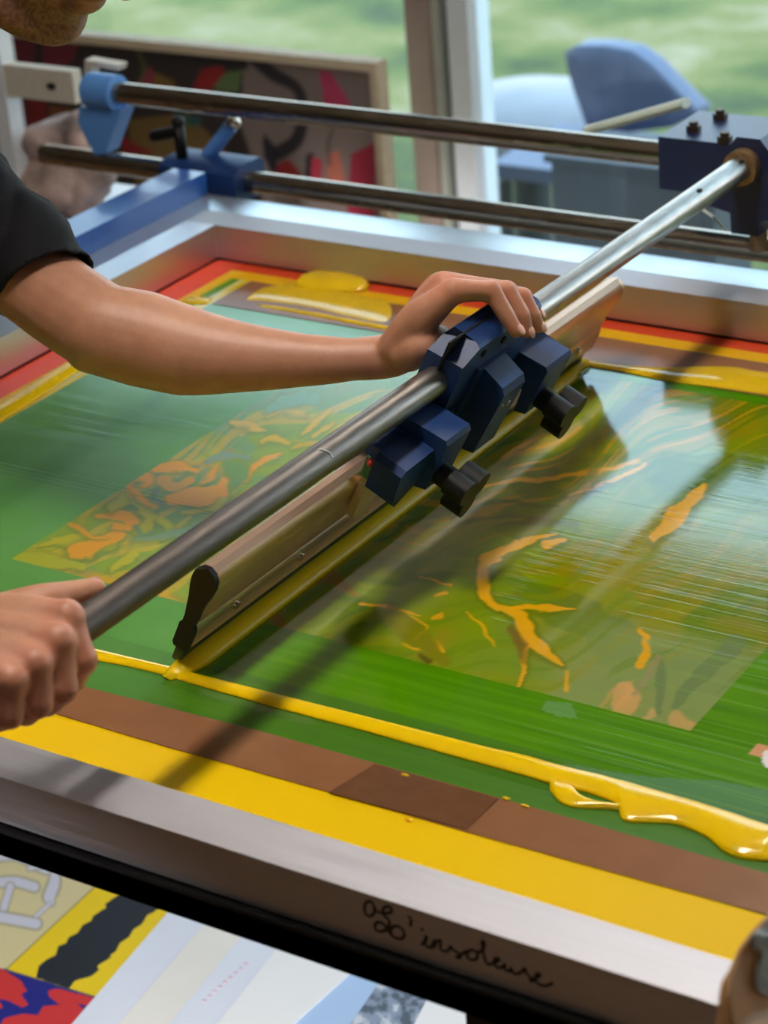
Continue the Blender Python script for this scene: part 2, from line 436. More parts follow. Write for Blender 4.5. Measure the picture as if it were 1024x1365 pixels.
# print: sea-green parts of the motif, fading into the yellow green
sm_ = lambda a, b, v: np.clip((v - a) / (b - a), 0, 1) ** 2 * (3 - 2 * np.clip((v - a) / (b - a), 0, 1))
sg = inr * sm_(1.50, 1.38, Y + 0.05 * (n2 - 0.5)) * sm_(-0.93, -0.82, X + 0.10 * (n1 - 0.5))
G.mask(sg, (118, 148, 50), 0.5)
G.mask(inr * sm_(1.46, 1.40, Y + 0.03 * (n3 - 0.5)) * sm_(-0.80, -0.74, X + 0.06 * (n2 - 0.5)), (138, 152, 100), 0.6)
# long brush-like strokes of the motif
U_ = G.PX * 0.93 - G.PY * 0.37; V_ = G.PX * 0.37 + G.PY * 0.93
V_ = V_ + 26 * np.sin(U_ / 85.0) + 10 * np.sin(U_ / 31.0 + V_ / 60.0)
s1 = fbm(U_ / 150, V_ / 11, 61, 3); s2 = fbm(U_ / 120 + 7, V_ / 8, 63, 3); s3 = fbm(U_ / 170 + 3, V_ / 16, 65, 2)
reg = right * sm_(760, 700, G.PY + 0.35 * (G.PX - 600))
G.mask(reg * sm_(0.50, 0.62, s3), (90, 118, 4), 0.65)
G.mask(reg * sm_(0.56, 0.66, s1), (156, 140, 8), 0.7)
G.mask(reg * sm_(0.64, 0.72, s2), (206, 150, 16), 0.65)
reg2 = right * sm_(700, 760, G.PY + 0.35 * (G.PX - 600))
G.mask(reg2 * sm_(0.58, 0.68, s1), (104, 132, 4), 0.45)
G.mask(reg2 * sm_(0.64, 0.74, s3), (146, 142, 6), 0.35)
regl = left * sm_(760, 560, G.PY)
G.mask(left * sm_(0.60, 0.68, s2), (206, 170, 34), 0.6)
# wavering hand-cut edges for the strands below
G.PX = G.PX + 7 * (fbm(X * 45, Y * 45, 81, 3) - 0.5) * 2; G.PY = G.PY + 7 * (fbm(X * 45 + 20, Y * 45, 83, 3) - 0.5) * 2
OR, OL = (228, 166, 16), (226, 154, 26)
def stroke_in(pts, w, c, a=0.95, soft=2.0):
    keep = G.C.copy(); G.stroke(pts, w, c, a, soft); m = inr[..., None]; G.C[:] = G.C * m + keep * (1 - m)
# strands and flecks on the flooded side
R_ = [([(664, 742), (642, 756), (648, 790), (664, 812)], [4, 14, 17, 5]),
      ([(662, 806), (690, 822), (706, 850), (728, 866), (748, 884)], [6, 16, 20, 14, 4]),
      ([(672, 812), (720, 812), (766, 812)], [3, 9, 2]),
      ([(712, 848), (700, 872), (692, 915)], [8, 7, 5]),
      ([(644, 742), (690, 722), (740, 712)], [12, 10, 4]),
      ([(623, 815), (645, 838), (662, 862)], [2, 4, 2]),
      ([(755, 893), (760, 918)], [3, 6]),
      ([(850, 838), (862, 862), (856, 888)], [4, 10, 12]),
      ([(560, 770), (600, 779)], [2, 4]), ([(578, 822), (590, 818)], [4, 8]), ([(580, 795), (592, 790)], [4, 6]),
      ([(484, 803), (520, 812), (560, 820)], [4, 5, 2]), ([(575, 852), (592, 866)], [3, 7]), ([(540, 856), (556, 864)], [2, 3]),
      ([(540, 818), (566, 836), (556, 850)], [2, 3, 2]),
      ([(640, 652), (700, 640), (770, 633), (850, 616)], [3, 6, 7, 4]),
      ([(668, 610), (700, 592), (730, 575)], [2, 5, 2]), ([(760, 662), (820, 640), (860, 620)], [2, 7, 5]),
      ([(724, 726), (752, 720)], [9, 6]),
      ([(940, 650), (900, 690), (870, 720)], [8, 26, 10])]
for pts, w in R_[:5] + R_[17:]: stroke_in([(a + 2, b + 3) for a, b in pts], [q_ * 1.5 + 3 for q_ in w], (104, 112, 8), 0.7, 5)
for pts, w in R_: stroke_in(pts, w, OR)
for pts, w, c in [([(400, 775), (440, 770), (475, 792)], [24, 22, 4], (150, 104, 20)), ([(366, 822), (372, 838)], [14, 18], (150, 100, 18)),
                  ([(520, 820), (560, 850), (590, 880)], [26, 24, 20], (126, 120, 14)), ([(682, 838), (696, 860), (698, 880)], [8, 18, 6], (120, 92, 30)),
                  ([(560, 872), (570, 882)], [4, 10], (90, 70, 20)), ([(610, 700), (690, 690), (770, 700)], [8, 16, 6], (104, 110, 10)),
                  ([(560, 745), (640, 700), (700, 690)], [3, 7, 3], (150, 140, 10)), ([(600, 690), (660, 670), (740, 672)], [3, 9, 3], (62, 96, 8)),
                  ([(500, 720), (560, 690), (640, 660)], [4, 10, 4], (84, 108, 8)), ([(780, 560), (800, 600), (790, 640)], [10, 18, 10], (110, 124, 10))]:
    stroke_in(pts, w, c, 0.8, 4)
for pts, w, c in [([(800, 940), (822, 918), (848, 908)], [4, 5, 3], (190, 150, 80)), ([(818, 936), (836, 920)], [10, 26], (214, 160, 96)),
                  ([(826, 948), (846, 930), (840, 916)], [26, 22, 6], (214, 160, 96)), ([(860, 958), (872, 950)], [6, 10], (206, 160, 100)),
                  ([(900, 962), (918, 970)], [20, 22], (208, 160, 98)), ([(880, 950), (884, 905), (876, 880)], [8, 14, 10], (104, 124, 78)),
                  ([(900, 945), (930, 905), (980, 860)], [10, 20, 26], (104, 126, 76)), ([(850, 926), (868, 900), (876, 876)], [6, 12, 8], (150, 140, 96))]:
    stroke_in(pts, w, c, 0.75, 3)
# blossoms on the printed side
L_ = [([(52, 728), (100, 720), (150, 728), (112, 742)], [4, 14, 10, 4], (186, 176, 28)), ([(96, 735), (130, 728), (160, 712), (120, 736)], [18, 26, 14, 16], OL),
      ([(20, 742), (60, 748), (110, 756)], [14, 18, 10], (172, 176, 40)), ([(130, 690), (165, 688), (180, 700), (150, 702)], [8, 14, 16, 6], OL),
      ([(90, 702), (112, 710), (140, 716)], [4, 5, 3], OL), ([(150, 676), (176, 664), (200, 690), (184, 710)], [14, 12, 18, 10], (178, 172, 34)),
      ([(174, 660), (176, 640), (202, 636), (192, 650)], [8, 10, 14, 6], OL), ([(178, 656), (192, 668), (206, 676)], [7, 9, 6], OL),
      ([(210, 624), (240, 622), (262, 628)], [12, 14, 8], OL), ([(216, 640), (236, 650), (256, 640)], [12, 18, 8], (204, 150, 40)),
      ([(228, 668), (262, 662), (292, 656), (300, 640)], [12, 24, 26, 10], OL), ([(248, 684), (280, 680), (296, 668)], [5, 9, 8], (180, 168, 30)),
      ([(270, 640), (284, 632), (288, 622)], [4, 9, 4], OL), ([(330, 640), (340, 622), (372, 606)], [9, 8, 5], OL),
      ([(210, 690), (226, 700), (216, 718)], [5, 12, 6], (176, 176, 36)), ([(150, 760), (166, 745), (180, 735)], [8, 12, 6], (184, 178, 30)),
      ([(310, 566), (336, 566), (352, 572)], [6, 8, 3], (206, 168, 36)), ([(345, 592), (366, 582), (386, 590)], [4, 13, 5], (206, 172, 30)),
      ([(360, 556), (388, 548), (410, 552)], [5, 9, 4], (200, 170, 34)), ([(404, 576), (424, 562), (440, 545)], [5, 9, 4], (206, 172, 30)),
      ([(420, 580), (436, 570), (446, 560)], [4, 6, 3], (206, 172, 30)), ([(390, 600), (410, 590), (430, 588)], [4, 8, 4], (196, 166, 36)),
      ([(200, 706), (188, 712), (184, 698)], [6, 8, 4], (104, 140, 104)), ([(272, 612), (300, 606), (334, 610)], [5, 12, 5], (122, 152, 126)),
      ([(300, 618), (320, 632), (318, 646)], [10, 24, 10], (106, 148, 76)), ([(216, 652), (206, 664), (216, 672)], [4, 7, 4], (104, 128, 96)),
      ([(355, 545), (380, 535), (420, 530)], [8, 20, 12], (112, 160, 120)), ([(180, 720), (230, 712), (262, 700)], [5, 14, 8], (118, 150, 116))]
for pts, w, c in L_:
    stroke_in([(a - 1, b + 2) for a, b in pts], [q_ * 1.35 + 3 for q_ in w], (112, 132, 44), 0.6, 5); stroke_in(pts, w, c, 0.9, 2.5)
G.PX, G.PY = proj_arr(P)
# pale rectangles of film outside the print
G.poly([(2, 727), (60, 694), (76, 703), (24, 728)], (104, 158, 92), 0.55)
G.poly([(722, 946), (728, 934), (762, 937), (770, 958), (744, 955)], (104, 150, 84), 0.75)
G.poly([(738, 1016), (800, 1026), (870, 1036), (960, 1041), (1030, 1054), (1100, 1068), (1100, 1125), (1024, 1101), (921, 1068), (836, 1043)], (92, 138, 100), 0.7)
fl = fbm(X * 3 + 4, Y * 420, 91, 3)
G.mask(np.clip((fl - 0.60) * 10, 0, 1) * sm_(-0.86, -0.62, X) * (Y > 1.215) * (Y < 1.75) * (X > -1.0), (130, 174, 90), 0.3)
G.stroke([(215, 528), (130, 585), (20, 655), (-40, 690)], [16, 24, 30, 30], (62, 122, 36), 0.45, 14)  # soft dark band, the arm's reflection painted into the mesh colour
G.poly([(998, 1006), (1010, 991), (1060, 1000), (1060, 1022)], (214, 156, 112))
G.poly([(1014, 1010), (1022, 1000), (1060, 1004), (1060, 1030), (1022, 1024)], (240, 230, 232))
# yellow and red bands on the rim of the mesh
G.mask((Y < 1.124).astype(float), (246, 200, 6))
side = (X < -1.519) | (Y > 1.898)
G.mask(((X < -1.519) & (Y > 1.124)).astype(float), (232, 196, 20))
G.mask(((X < -1.526) & (Y > 1.124)).astype(float), (226, 218, 130))
G.mask(((X < -1.533) & (Y > 1.124)).astype(float), (98, 150, 30))
G.mask(((X < -1.545) & (Y > 1.124) & (Y < 1.967 + 0.03)).astype(float), (236, 184, 40))
G.mask(((Y > 1.966) & (X > -1.545)).astype(float), (226, 172, 10))
G.mask(((Y > 1.989) & (X > -1.6)).astype(float), (214, 70, 38))
G.mask(((X < -1.562) & (Y > 1.124)).astype(float), (232, 84, 62))
# gloss: wet ink on the flooded side, scraped mesh behind the squeegee, plain tape at the rim
G.W[:] = np.where(X > -1.05, 1.0, 0.22 + 0.5 * sm_(1.36, 1.62, Y))
G.W[Y < 1.135] = 0.10; G.W[(Y >= 1.135) & (Y < 1.19)] = 0.2
G.W[(Y > 1.885)] = 0.8
G.W[(Y > 1.967) | (X < -1.54)] = 0.15
G.W[(X > -1.05) & (Y < 1.30) & (Y > 1.19)] = 0.75
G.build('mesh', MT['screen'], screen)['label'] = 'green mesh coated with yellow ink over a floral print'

def flat_poly(name, px, z, m, parent, h=0.0004):
    bm = bmesh.new(); prism(bm, [tuple(at(x, y, 'z', z)[:2]) for x, y in px], (0, 0, z), (1, 0, 0), (0, 1, 0), (0, 0, 1), -h, 0)
    return obj(name, bm, m, parent)
t = flat_poly('packing_tape', [(-30, 922), (60, 947), (225, 996), (440, 1056), (620, 1108), (768, 1149), (1024, 1219), (1100, 1240), (1100, 1186), (1012, 1161), (830, 1110), (700, 1073), (500, 1017), (350, 975), (100, 912), (-30, 876)], 0.0008, MT['tape'], screen)
t['label'] = 'long strip of brown packing tape along the near edge of the mesh'
t = flat_poly('packing_tape', [(438, 1056), (500, 1018), (665, 1064), (622, 1105)], 0.0016, MT['tape2'], screen)
t['label'] = 'short dark piece of crinkled packing tape'
bm = bmesh.new()
prism(bm, [(-1.517, 1.890), (XR, 1.890), (XR, 1.966), (-1.517, 1.966)], (0, 0, 0.0008), (1, 0, 0), (0, 1, 0), (0, 0, 1), -0.0004, 0)
obj('packing_tape', bm, MT['tape'], screen)['label'] = 'brown packing tape along the far edge of the mesh'

# handwriting on the front bar, traced stroke by stroke on its front face
YFACE = YN - FWD
def script(strokes, ox, oy, s, r=0.0012):
    bm = bmesh.new()
    for st_ in strokes:
        pts = [at(ox + a * s, oy + b * s, 'y', YFACE) + np.array([0, -0.0001, 0]) for a, b in smooth_path(st_, 5)] if len(st_) > 2 else [at(ox + a * s, oy + b * s, 'y', YFACE) for a, b in st_]
        tube(bm, pts, r, 8)
    for v in bm.verts: v.co.y = YFACE + (v.co.y - YFACE) * 0.3
    return bm
z3 = [[(98, 345), (88, 332), (68, 336), (57, 358), (62, 390), (84, 402), (104, 384), (102, 350), (112, 374), (136, 386), (165, 388), (186, 380), (182, 360), (160, 357), (145, 372), (150, 398), (170, 416), (176, 440), (162, 465), (136, 476), (112, 468), (108, 442), (124, 430), (148, 440), (166, 464), (190, 496), (218, 510), (242, 504), (246, 480), (226, 454), (200, 450), (182, 466), (186, 488)],
      [(270, 404), (280, 422), (276, 446)], [(331, 464), (334, 467)]]
z7 = [[(285, 310), (304, 296), (311, 262), (300, 298), (312, 320), (334, 326), (352, 288), (346, 330), (362, 298), (384, 290), (382, 330), (398, 346), (420, 346), (438, 322), (450, 340), (480, 358), (486, 380), (466, 378), (486, 368), (520, 345)],
      [(545, 340), (525, 352), (526, 380), (548, 392), (574, 384), (574, 354), (552, 340), (586, 352), (610, 328), (613, 300), (603, 297), (606, 340), (618, 394), (632, 414), (652, 412), (684, 400), (690, 386), (670, 386), (664, 410), (680, 430), (704, 432), (722, 414), (722, 440), (742, 452), (760, 434), (760, 456), (782, 466), (808, 456), (826, 436), (834, 462), (858, 486), (874, 500), (852, 504), (886, 488), (908, 468), (888, 468), (880, 494), (900, 520), (936, 528), (970, 516)]]
bm = script(z3, 470, 1109, 0.2793); b2 = script(z7, 490, 1180, 0.2539)
me_ = bpy.data.meshes.new('t'); b2.to_mesh(me_); b2.free(); bm.from_mesh(me_); bpy.data.meshes.remove(me_)
obj('handwriting', bm, MT['marker'], screen, True)['label'] = "black handwritten words L'insoleuse"

# ================================================================== INK
def ribbon(bm, pairs, h, k=10, zb=0.0002, sub=6):
    T_ = smooth_path([at(*a, 'z', 0) for a, b in pairs], sub); B_ = smooth_path([at(*b, 'z', 0) for a, b in pairs], sub)
    n = len(T_); rows = []
    for i, (a, b) in enumerate(zip(T_, B_)):
        end = min(1, i / 3, (n - 1 - i) / 3) if n > 8 else 1
        hh = h if not hasattr(h, '__len__') else float(np.interp(i / (n - 1), np.linspace(0, 1, len(h)), h))
        rows.append([bm.verts.new(tuple(a + (b - a) * s + np.array([0, 0, zb + hh * max(0.05, end) ** .5 * max(0, 1 - (2 * s - 1) ** 2) ** .5]))) for s in [0.5 - 0.5 * math.cos(math.pi * j / k) for j in range(k + 1)]])
    for a, b in zip(rows, rows[1:]):
        for j in range(k): bm.faces.new((a[j], a[j + 1], b[j + 1], b[j]))
        bm.faces.new((a[k], a[0], b[0], b[k]))
    bm.faces.new(rows[0]); bm.faces.new(rows[-1][::-1])
bm = bmesh.new()
ribbon(bm, [((60, 848), (60, 861)), ((125, 865), (125, 880)), ((170, 876), (170, 889)), ((220, 888), (216, 900)), ((262, 899), (262, 914)), ((350, 921), (350, 939)), ((409, 936), (409, 955)), ((496, 958), (492, 977)), ((575, 978), (570, 999)), ((650, 997), (645, 1020)),
            ((700, 1008), (700, 1035)), ((735, 1018), (735, 1046)), ((774, 1028), (770, 1054)), ((800, 1034), (800, 1063)), ((822, 1040), (822, 1074)), ((836, 1043), (832, 1095)), ((876, 1055), (876, 1098)), ((921, 1068), (905, 1101)), ((950, 1077), (940, 1116)), ((985, 1088), (968, 1138)), ((1010, 1097), (997, 1147)), ((1060, 1112), (1045, 1150))],
       [0.0025, 0.003, 0.003, 0.0035, 0.004, 0.0045, 0.005, 0.006, 0.007])
ribbon(bm, [((733, 1040), (733, 1054)), ((745, 1044), (745, 1069)), ((762, 1047), (760, 1076)), ((772, 1060), (775, 1078)), ((792, 1070), (795, 1079)), ((815, 1074), (815, 1080)), ((836, 1075), (836, 1083))], 0.004)
for q in ((675, 1064), (700, 1074), (545, 1092), (540, 1033)):
    c = at(*q, 'z', 0.002); ellipsoid(bm, c, (0.0035, 0.0012, 0.0008))
tag(obj('ink_line', bm, MT['ink'], None, True), 'thick line of wet yellow ink along the near side of the mesh, swelling into blobs', 'ink')
bm = bmesh.new()
rows = []; K = 12
ys = np.linspace(1.196, 1.892, 60)
for i, yy in enumerate(ys):
    u = i / 59; w = 0.021 * (1 - u) + 0.012 * u; hgt = 0.0105 * (1 - u) + 0.008 * u
    if i < 3: w *= (0.4, 0.7, 0.9)[i]; hgt *= (0.3, 0.6, 0.85)[i]
    if i > 56: w *= 0.6
    x0 = -1.0525 + (-1.0475 + 1.0525) * u
    rows.append([bm.verts.new((x0 + w * s, yy, 0.0003 + hgt * max(0, 1 - (1.25 * s - 0.25) ** 2) ** .6)) for s in [j / K for j in range(K + 1)]])
for a, b in zip(rows, rows[1:]):
    for j in range(K): bm.faces.new((a[j], a[j + 1], b[j + 1], b[j]))
    bm.faces.new((a[K], a[0], b[0], b[K]))
bm.faces.new(rows[0]); bm.faces.new(rows[-1][::-1])
tag(obj('ink_bead', bm, MT['inkbead'], None, True), 'roll of wet yellow ink pushed along in front of the squeegee blade', 'ink')
bm = bmesh.new()
ribbon(bm, [((342, 405), (340, 409)), ((400, 414), (400, 419)), ((470, 427), (468, 432)), ((560, 444), (558, 449)), ((700, 468), (698, 475)), ((783, 481), (783, 489)), ((840, 489), (838, 498)), ((890, 491), (886, 508)), ((930, 489), (928, 514)), ((980, 490), (976, 521)), ((1010, 496), (1010, 526)), ((1100, 508), (1100, 540))], [0.002, 0.003, 0.003, 0.004, 0.007])
ribbon(bm, [((330, 396), (326, 402)), ((350, 384), (344, 402)), ((372, 380), (360, 404)), ((400, 376), (390, 408)), ((430, 380), (425, 414)), ((470, 392), (465, 424)), ((530, 404), (525, 436))], 0.0015)
ribbon(bm, [((396, 378), (392, 384)), ((410, 368), (406, 386)), ((430, 362), (428, 390)), ((456, 364), (456, 390)), ((480, 372), (478, 390)), ((494, 380), (490, 388))], 0.009)
ribbon(bm, [((244, 400), (240, 404)), ((262, 396), (258, 406)), ((284, 398), (280, 405))], 0.002)
tag(obj('ink_pool', bm, MT['inkold'], None, True), 'yellow ink pooled along the far edge of the mesh below the far frame bar', 'ink')
bm = bmesh.new()
ribbon(bm, [((128, 472), (134, 480)), ((92, 483), (104, 496)), ((45, 512), (56, 528)), ((0, 540), (0, 563)), ((-40, 560), (-40, 590))], 0.004)
tag(obj('ink_streak', bm, MT['ink'], None, True), 'streak of yellow ink along the left edge of the mesh under the forearm', 'ink')

# ================================================================== SQUEEGEE CARRIAGE (bar, clamp, slide)
TA = math.radians(27); TV = np.array([math.sin(TA), 0, math.cos(TA)]); NV = np.array([math.cos(TA), 0, -math.sin(TA)])
BO = np.array([-0.961, 0, 0.16]); BR_ = 0.0127
def L(n, y, t): return BO + NV * n + TV * t + np.array([0, y, 0])
ROT = Matrix(((NV[0], 0, TV[0]), (0, 1, 0), (NV[2], 0, TV[2])))
def lbox(bm, n0, n1, y0, y1, t0, t1): return box(bm, (n0, y0, t0), (n1, y1, t1), ROT, BO)
def yprism(bm, poly, y0, y1):        # polygon (n, t) extruded along y
    return prism(bm, poly, BO, NV, TV, (0, 1, 0), y0, y1)
def nprism(bm, poly, n0, n1):        # polygon (y, t) extruded along n
    return prism(bm, poly, BO, (0, 1, 0), TV, NV, n0, n1)
car = thing('squeegee_carriage', 'steel tube with navy blue squeegee clamp, running to a dark slide on the rails', 'carriage')
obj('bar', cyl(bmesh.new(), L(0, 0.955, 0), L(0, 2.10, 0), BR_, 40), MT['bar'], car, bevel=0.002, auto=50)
for yy, off in ((2.070, 0.0), (1.972, 0.0)):
    c = L(0, yy, 0) + TV * (BR_ - 0.0006) * 0.72 + NV * (BR_ - 0.0006) * 0.1 + np.array([0, 0, 0.0028])
    bm = bmesh.new(); ellipsoid(bm, c, (0.0035, 0.007, 0.0022)); obj('pin_hole', bm, MT['dark'], car, True)
mk = bmesh.new(); yy0 = 1.305
for n_ in (1,):
    tube(mk, [tuple(L((BR_ + 0.0001) * math.sin(a_), yy0 + 0.004 * math.sin(a_ * 3), (BR_ + 0.0001) * math.cos(a_))) for a_ in (-0.15, 0.15, 0.45, 0.7)], 0.0008, 8)
obj('paint_tick', mk, MT['postwhite'], car, True)['label'] = 'small white tick on the tube'
# clamp
cl = bmesh.new()
blk = [(-0.017, 0.030), (-0.010, 0.042), (0.012, 0.042), (0.018, 0.038), (0.018, -0.030), (-0.017, -0.030)]
yprism(cl, blk, 1.500, 1.605)
# sloping near end of the block
v = [cl.verts.new(tuple(L(n, y, t))) for n, y, t in [(-0.010, 1.500, 0.042), (0.012, 1.500, 0.042), (0.018, 1.500, 0.038), (0.018, 1.480, 0.026), (0.018, 1.480, -0.030), (-0.017, 1.480, -0.030), (-0.017, 1.480, 0.022), (-0.017, 1.500, 0.030), (0.018, 1.500, -0.030), (-0.017, 1.500, -0.030)]]
for f in ((0, 1, 2, 3, 6, 7), (3, 4, 5, 6), (2, 8, 4, 3), (7, 6, 5, 9), (4, 8, 9, 5)): cl.faces.new([v[i] for i in f])
clamp = obj('clamp', cl, MT['navy'], car, bevel=0.0015, auto=35)
sl = bmesh.new(); lbox(sl, -0.0012, 0.0006, 1.476, 1.6055, 0.012, 0.0428)
lbox(sl, -0.0012, 0.0006, 1.4785, 1.50, 0.02, 0.036)
obj('slot', sl, MT['dark'], clamp)
for yy in (1.512, 1.545):
    obj('screw', cyl(bmesh.new(), L(0.0172, yy, 0.028), L(0.0196, yy, 0.028), 0.0036, 6), MT['dark'], clamp)
# cross beam with two arms and the middle post
bm = bmesh.new()
lbox(bm, 0.004, 0.020, 1.43, 1.645, -0.048, -0.024)
nprism(bm, [(1.500, -0.03), (1.575, -0.03), (1.565, 0.012), (1.512, 0.012)], 0.004, 0.022)
obj('cross_beam', bm, MT['navy'], clamp, bevel=0.0015, auto=35)
bm = bmesh.new()
prism(bm, [(0.016, 0.012), (0.044, 0.004), (0.048, -0.002), (0.044, -0.070), (0.030, -0.074), (0.016, -0.05)], BO, NV, TV, (0, 1, 0), 1.520, 1.556)
obj('post', bm, MT['navy'], clamp, bevel=0.0015, auto=35)
obj('screw', cyl(bmesh.new(), L(0.0455, 1.538, -0.018), L(0.0485, 1.538, -0.0185), 0.0028, 12), MT['chrome'], clamp)
obj('screw', cyl(bmesh.new(), L(0.0455, 1.527, -0.016), L(0.0482, 1.527, -0.0165), 0.002, 12), MT['chrome'], clamp)
for s, ya, yb in ((-1, 1.434, 1.472), (1, 1.602, 1.646)):
    bm = bmesh.new()
    yprism(bm, [(0.002, -0.014), (0.046, -0.010), (0.049, -0.014), (0.047, -0.064), (0.036, -0.068), (0.034, -0.034), (0.004, -0.036), (-0.020, -0.060), (-0.0245, -0.064), (-0.0255, -0.104), (-0.034, -0.106), (-0.034, -0.060)], ya, yb)
    j = obj('jaw', bm, MT['navy'], clamp, bevel=0.0015, auto=35)
    if s < 0:
        bm = bmesh.new()
        nprism(bm, [(1.436, -0.024), (1.392, -0.026), (1.387, -0.031), (1.392, -0.064), (1.399, -0.070), (1.436, -0.052)], 0.012, 0.040)
        lbox(bm, -0.002, 0.016, 1.398, 1.436, -0.040, -0.028)
        obj('near_lip', bm, MT['navy'], clamp, bevel=0.0025, auto=35)
    else:
        bm = bmesh.new(); lbox(bm, 0.004, 0.040, yb, yb + 0.014, -0.040, -0.020)
        obj('far_lip', bm, MT['navy'], clamp, bevel=0.0025, auto=35)
    yc = (ya + yb) / 2 - 0.006; tc = -0.050
    kb = bmesh.new(); cyl(kb, L(0.044, yc, tc), L(0.066, yc, tc), 0.0105, 20); cyl(kb, L(0.0, yc, tc - 0.0), L(0.05, yc, tc), 0.0045, 12)
    obj('knob_stem', kb, MT['black'], clamp, bevel=0.001, auto=40)
    pr_ = []
    for k in range(48):
        a = 2 * math.pi * k / 48; rr = 0.0115 + 0.0125 * (0.5 + 0.5 * math.cos(3 * a)) ** 0.55
        pr_.append((rr * math.cos(a + 0.5), rr * math.sin(a + 0.5)))
    gb = bmesh.new(); prism(gb, pr_, L(0, yc, tc), (0, 1, 0), TV, NV, 0.062, 0.082)
    obj('knob', gb, MT['black'], clamp, bevel=0.0025, auto=35)
# slide on the far rails
RY = 2.2; RUZ, RLZ, RR = 0.124, 0.028, 0.014
sb = bmesh.new()
prism(sb, [(2.160, 0.098), (2.160, 0.157), (2.262, 0.157), (2.262, 0.098)], (0, 0, 0), (0, 1, 0), (0, 0, 1), (1, 0, 0), -1.094, -1.030)
prism(sb, [(2.160, 0.130), (2.160, 0.157), (2.262, 0.157), (2.262, 0.110), (2.21, 0.110)], (0, 0, 0), (0, 1, 0), (0, 0, 1), (1, 0, 0), -1.030, -0.80)
slide = obj('slide_block', sb, MT['navygloss'], car, bevel=0.002, auto=35)
for bx, by in ((-1.066, 2.190), (-1.058, 2.240), (-1.018, 2.166)):
    b = bmesh.new(); cyl(b, (bx, by, 0.156), (bx, by, 0.1635), 0.0082, 6); cyl(b, (bx, by, 0.163), (bx, by, 0.168), 0.0050, 16)
    obj('bolt', b, MT['bolt'], slide, bevel=0.001, auto=30)
bk = bmesh.new()
prism(bk, [(-0.970, 0.189), (-0.944, 0.189), (-0.918, 0.158), (-0.916, 0.108), (-0.945, 0.100), (-0.946, 0.084), (-0.977, 0.084), (-0.978, 0.106), (-1.006, 0.112), (-1.004, 0.134), (-0.994, 0.158)], (0, 0, 0), (1, 0, 0), (0, 0, 1), (0, 1, 0), 2.092, 2.172)
obj('bracket', bk, MT['navygloss'], car, bevel=0.002, auto=35)
b = bmesh.new(); cyl(b, L(0, 2.078, 0), L(0, 2.094, 0), 0.0185, 32); obj('bushing', b, MT['brass'], car, bevel=0.002, auto=40)
b = bmesh.new(); cyl(b, (-0.962, 2.128, 0.056), (-0.962, 2.128, 0.088), 0.0095, 20); obj('lower_pin', b, MT['brass'], car, bevel=0.002, auto=40)
b = ntube([(-0.905, 2.10, 0.104), (-0.930, 2.13, 0.080), (-0.952, 2.165, 0.052)], 0.0075, 12); obj('stay_rod', b, MT['rail'], car, True)
b = ntube([at(938, 280, 'y', 2.11), at(952, 290, 'y', 2.11), at(966, 306, 'y', 2.11)], 0.003, 8, squash=0.4); obj('tie_strip', b, MT['clear'], car, True)

# ================================================================== SQUEEGEE
sq = thing('squeegee', 'long champagne coloured squeegee with black end cap, its green blade standing in yellow ink', 'squeegee')
SN = -0.0125
prof = [(0.000, -0.0725), (0.006, -0.0745), (0.0098, -0.080), (0.0108, -0.088), (0.0098, -0.097), (0.0074, -0.108), (0.0062, -0.118), (0.0064, -0.126), (0.0056, -0.128), (0.0054, -0.133), (0.0072, -0.136), (0.0078, -0.142), (0.0074, -0.158), (0.005, -0.161),
        (-0.005, -0.161), (-0.0068, -0.158), (-0.0068, -0.136), (-0.005, -0.133), (-0.005, -0.126), (-0.0062, -0.118), (-0.0074, -0.108), (-0.0098, -0.097), (-0.0108, -0.088), (-0.0098, -0.080), (-0.006, -0.0745)]
prof = [(n + SN, t) for n, t in prof]
SY0, SY1 = 1.214, 1.888
h = bmesh.new(); yprism(h, prof, SY0 + 0.002, SY1); obj('handle', h, MT['gold'], sq, auto=30)
e = bmesh.new(); yprism(e, [(SN + (n - SN) * 1.04, t) for n, t in prof[:-1]], SY0 - 0.003, SY0 + 0.002); obj('end_cap', e, MT['black'], sq, bevel=0.0006, auto=40)['label'] = 'black plastic end cap'
e = bmesh.new(); yprism(e, [(SN + (n - SN) * 1.04, t) for n, t in prof[:-1]], SY1, SY1 + 0.004); obj('end_cap', e, MT['gold'], sq, bevel=0.0006, auto=40)
b = bmesh.new(); yprism(b, [(SN - 0.0042, -0.158), (SN + 0.0042, -0.158), (SN + 0.0042, -0.1795), (SN - 0.0042, -0.1775)], SY0 + 0.001, SY1 - 0.001); obj('blade', b, MT['rubber'], sq, bevel=0.0004)
for px in ((320, 793), (407, 727), (781, 447)):
    d = ray(*px); k = ((BO - CAM) @ NV + (SN + 0.0077)) / (d @ NV); c = CAM + d * k
    tloc = (c - BO) @ TV; c = L(SN + 0.0072, c[1], -0.142)
    obj('screw', cyl(bmesh.new(), c, c + NV * 0.0025, 0.0034, 16), MT['chrome'], sq, bevel=0.0006, auto=40)
sh = thing('wood_shim', 'raw wooden shim with green and red ink, wedged between squeegee handle and near clamp jaw', 'shim')
q = [onp for onp in [(472, 686), (500, 690), (520, 630), (502, 614)]]
def on_n(px, n):
    d = ray(*px); k = ((BO - CAM) @ NV + n) / (d @ NV); P_ = CAM + d * k - BO
    return (P_[1], P_ @ TV)
poly = [on_n(p, SN + 0.018) for p in [(470, 690), (490, 684), (506, 640), (512, 622), (498, 622)]]
b = bmesh.new(); nprism(b, poly, SN + 0.0110, SN + 0.018); obj('stick', b, MT['shim'], sh, bevel=0.0006)
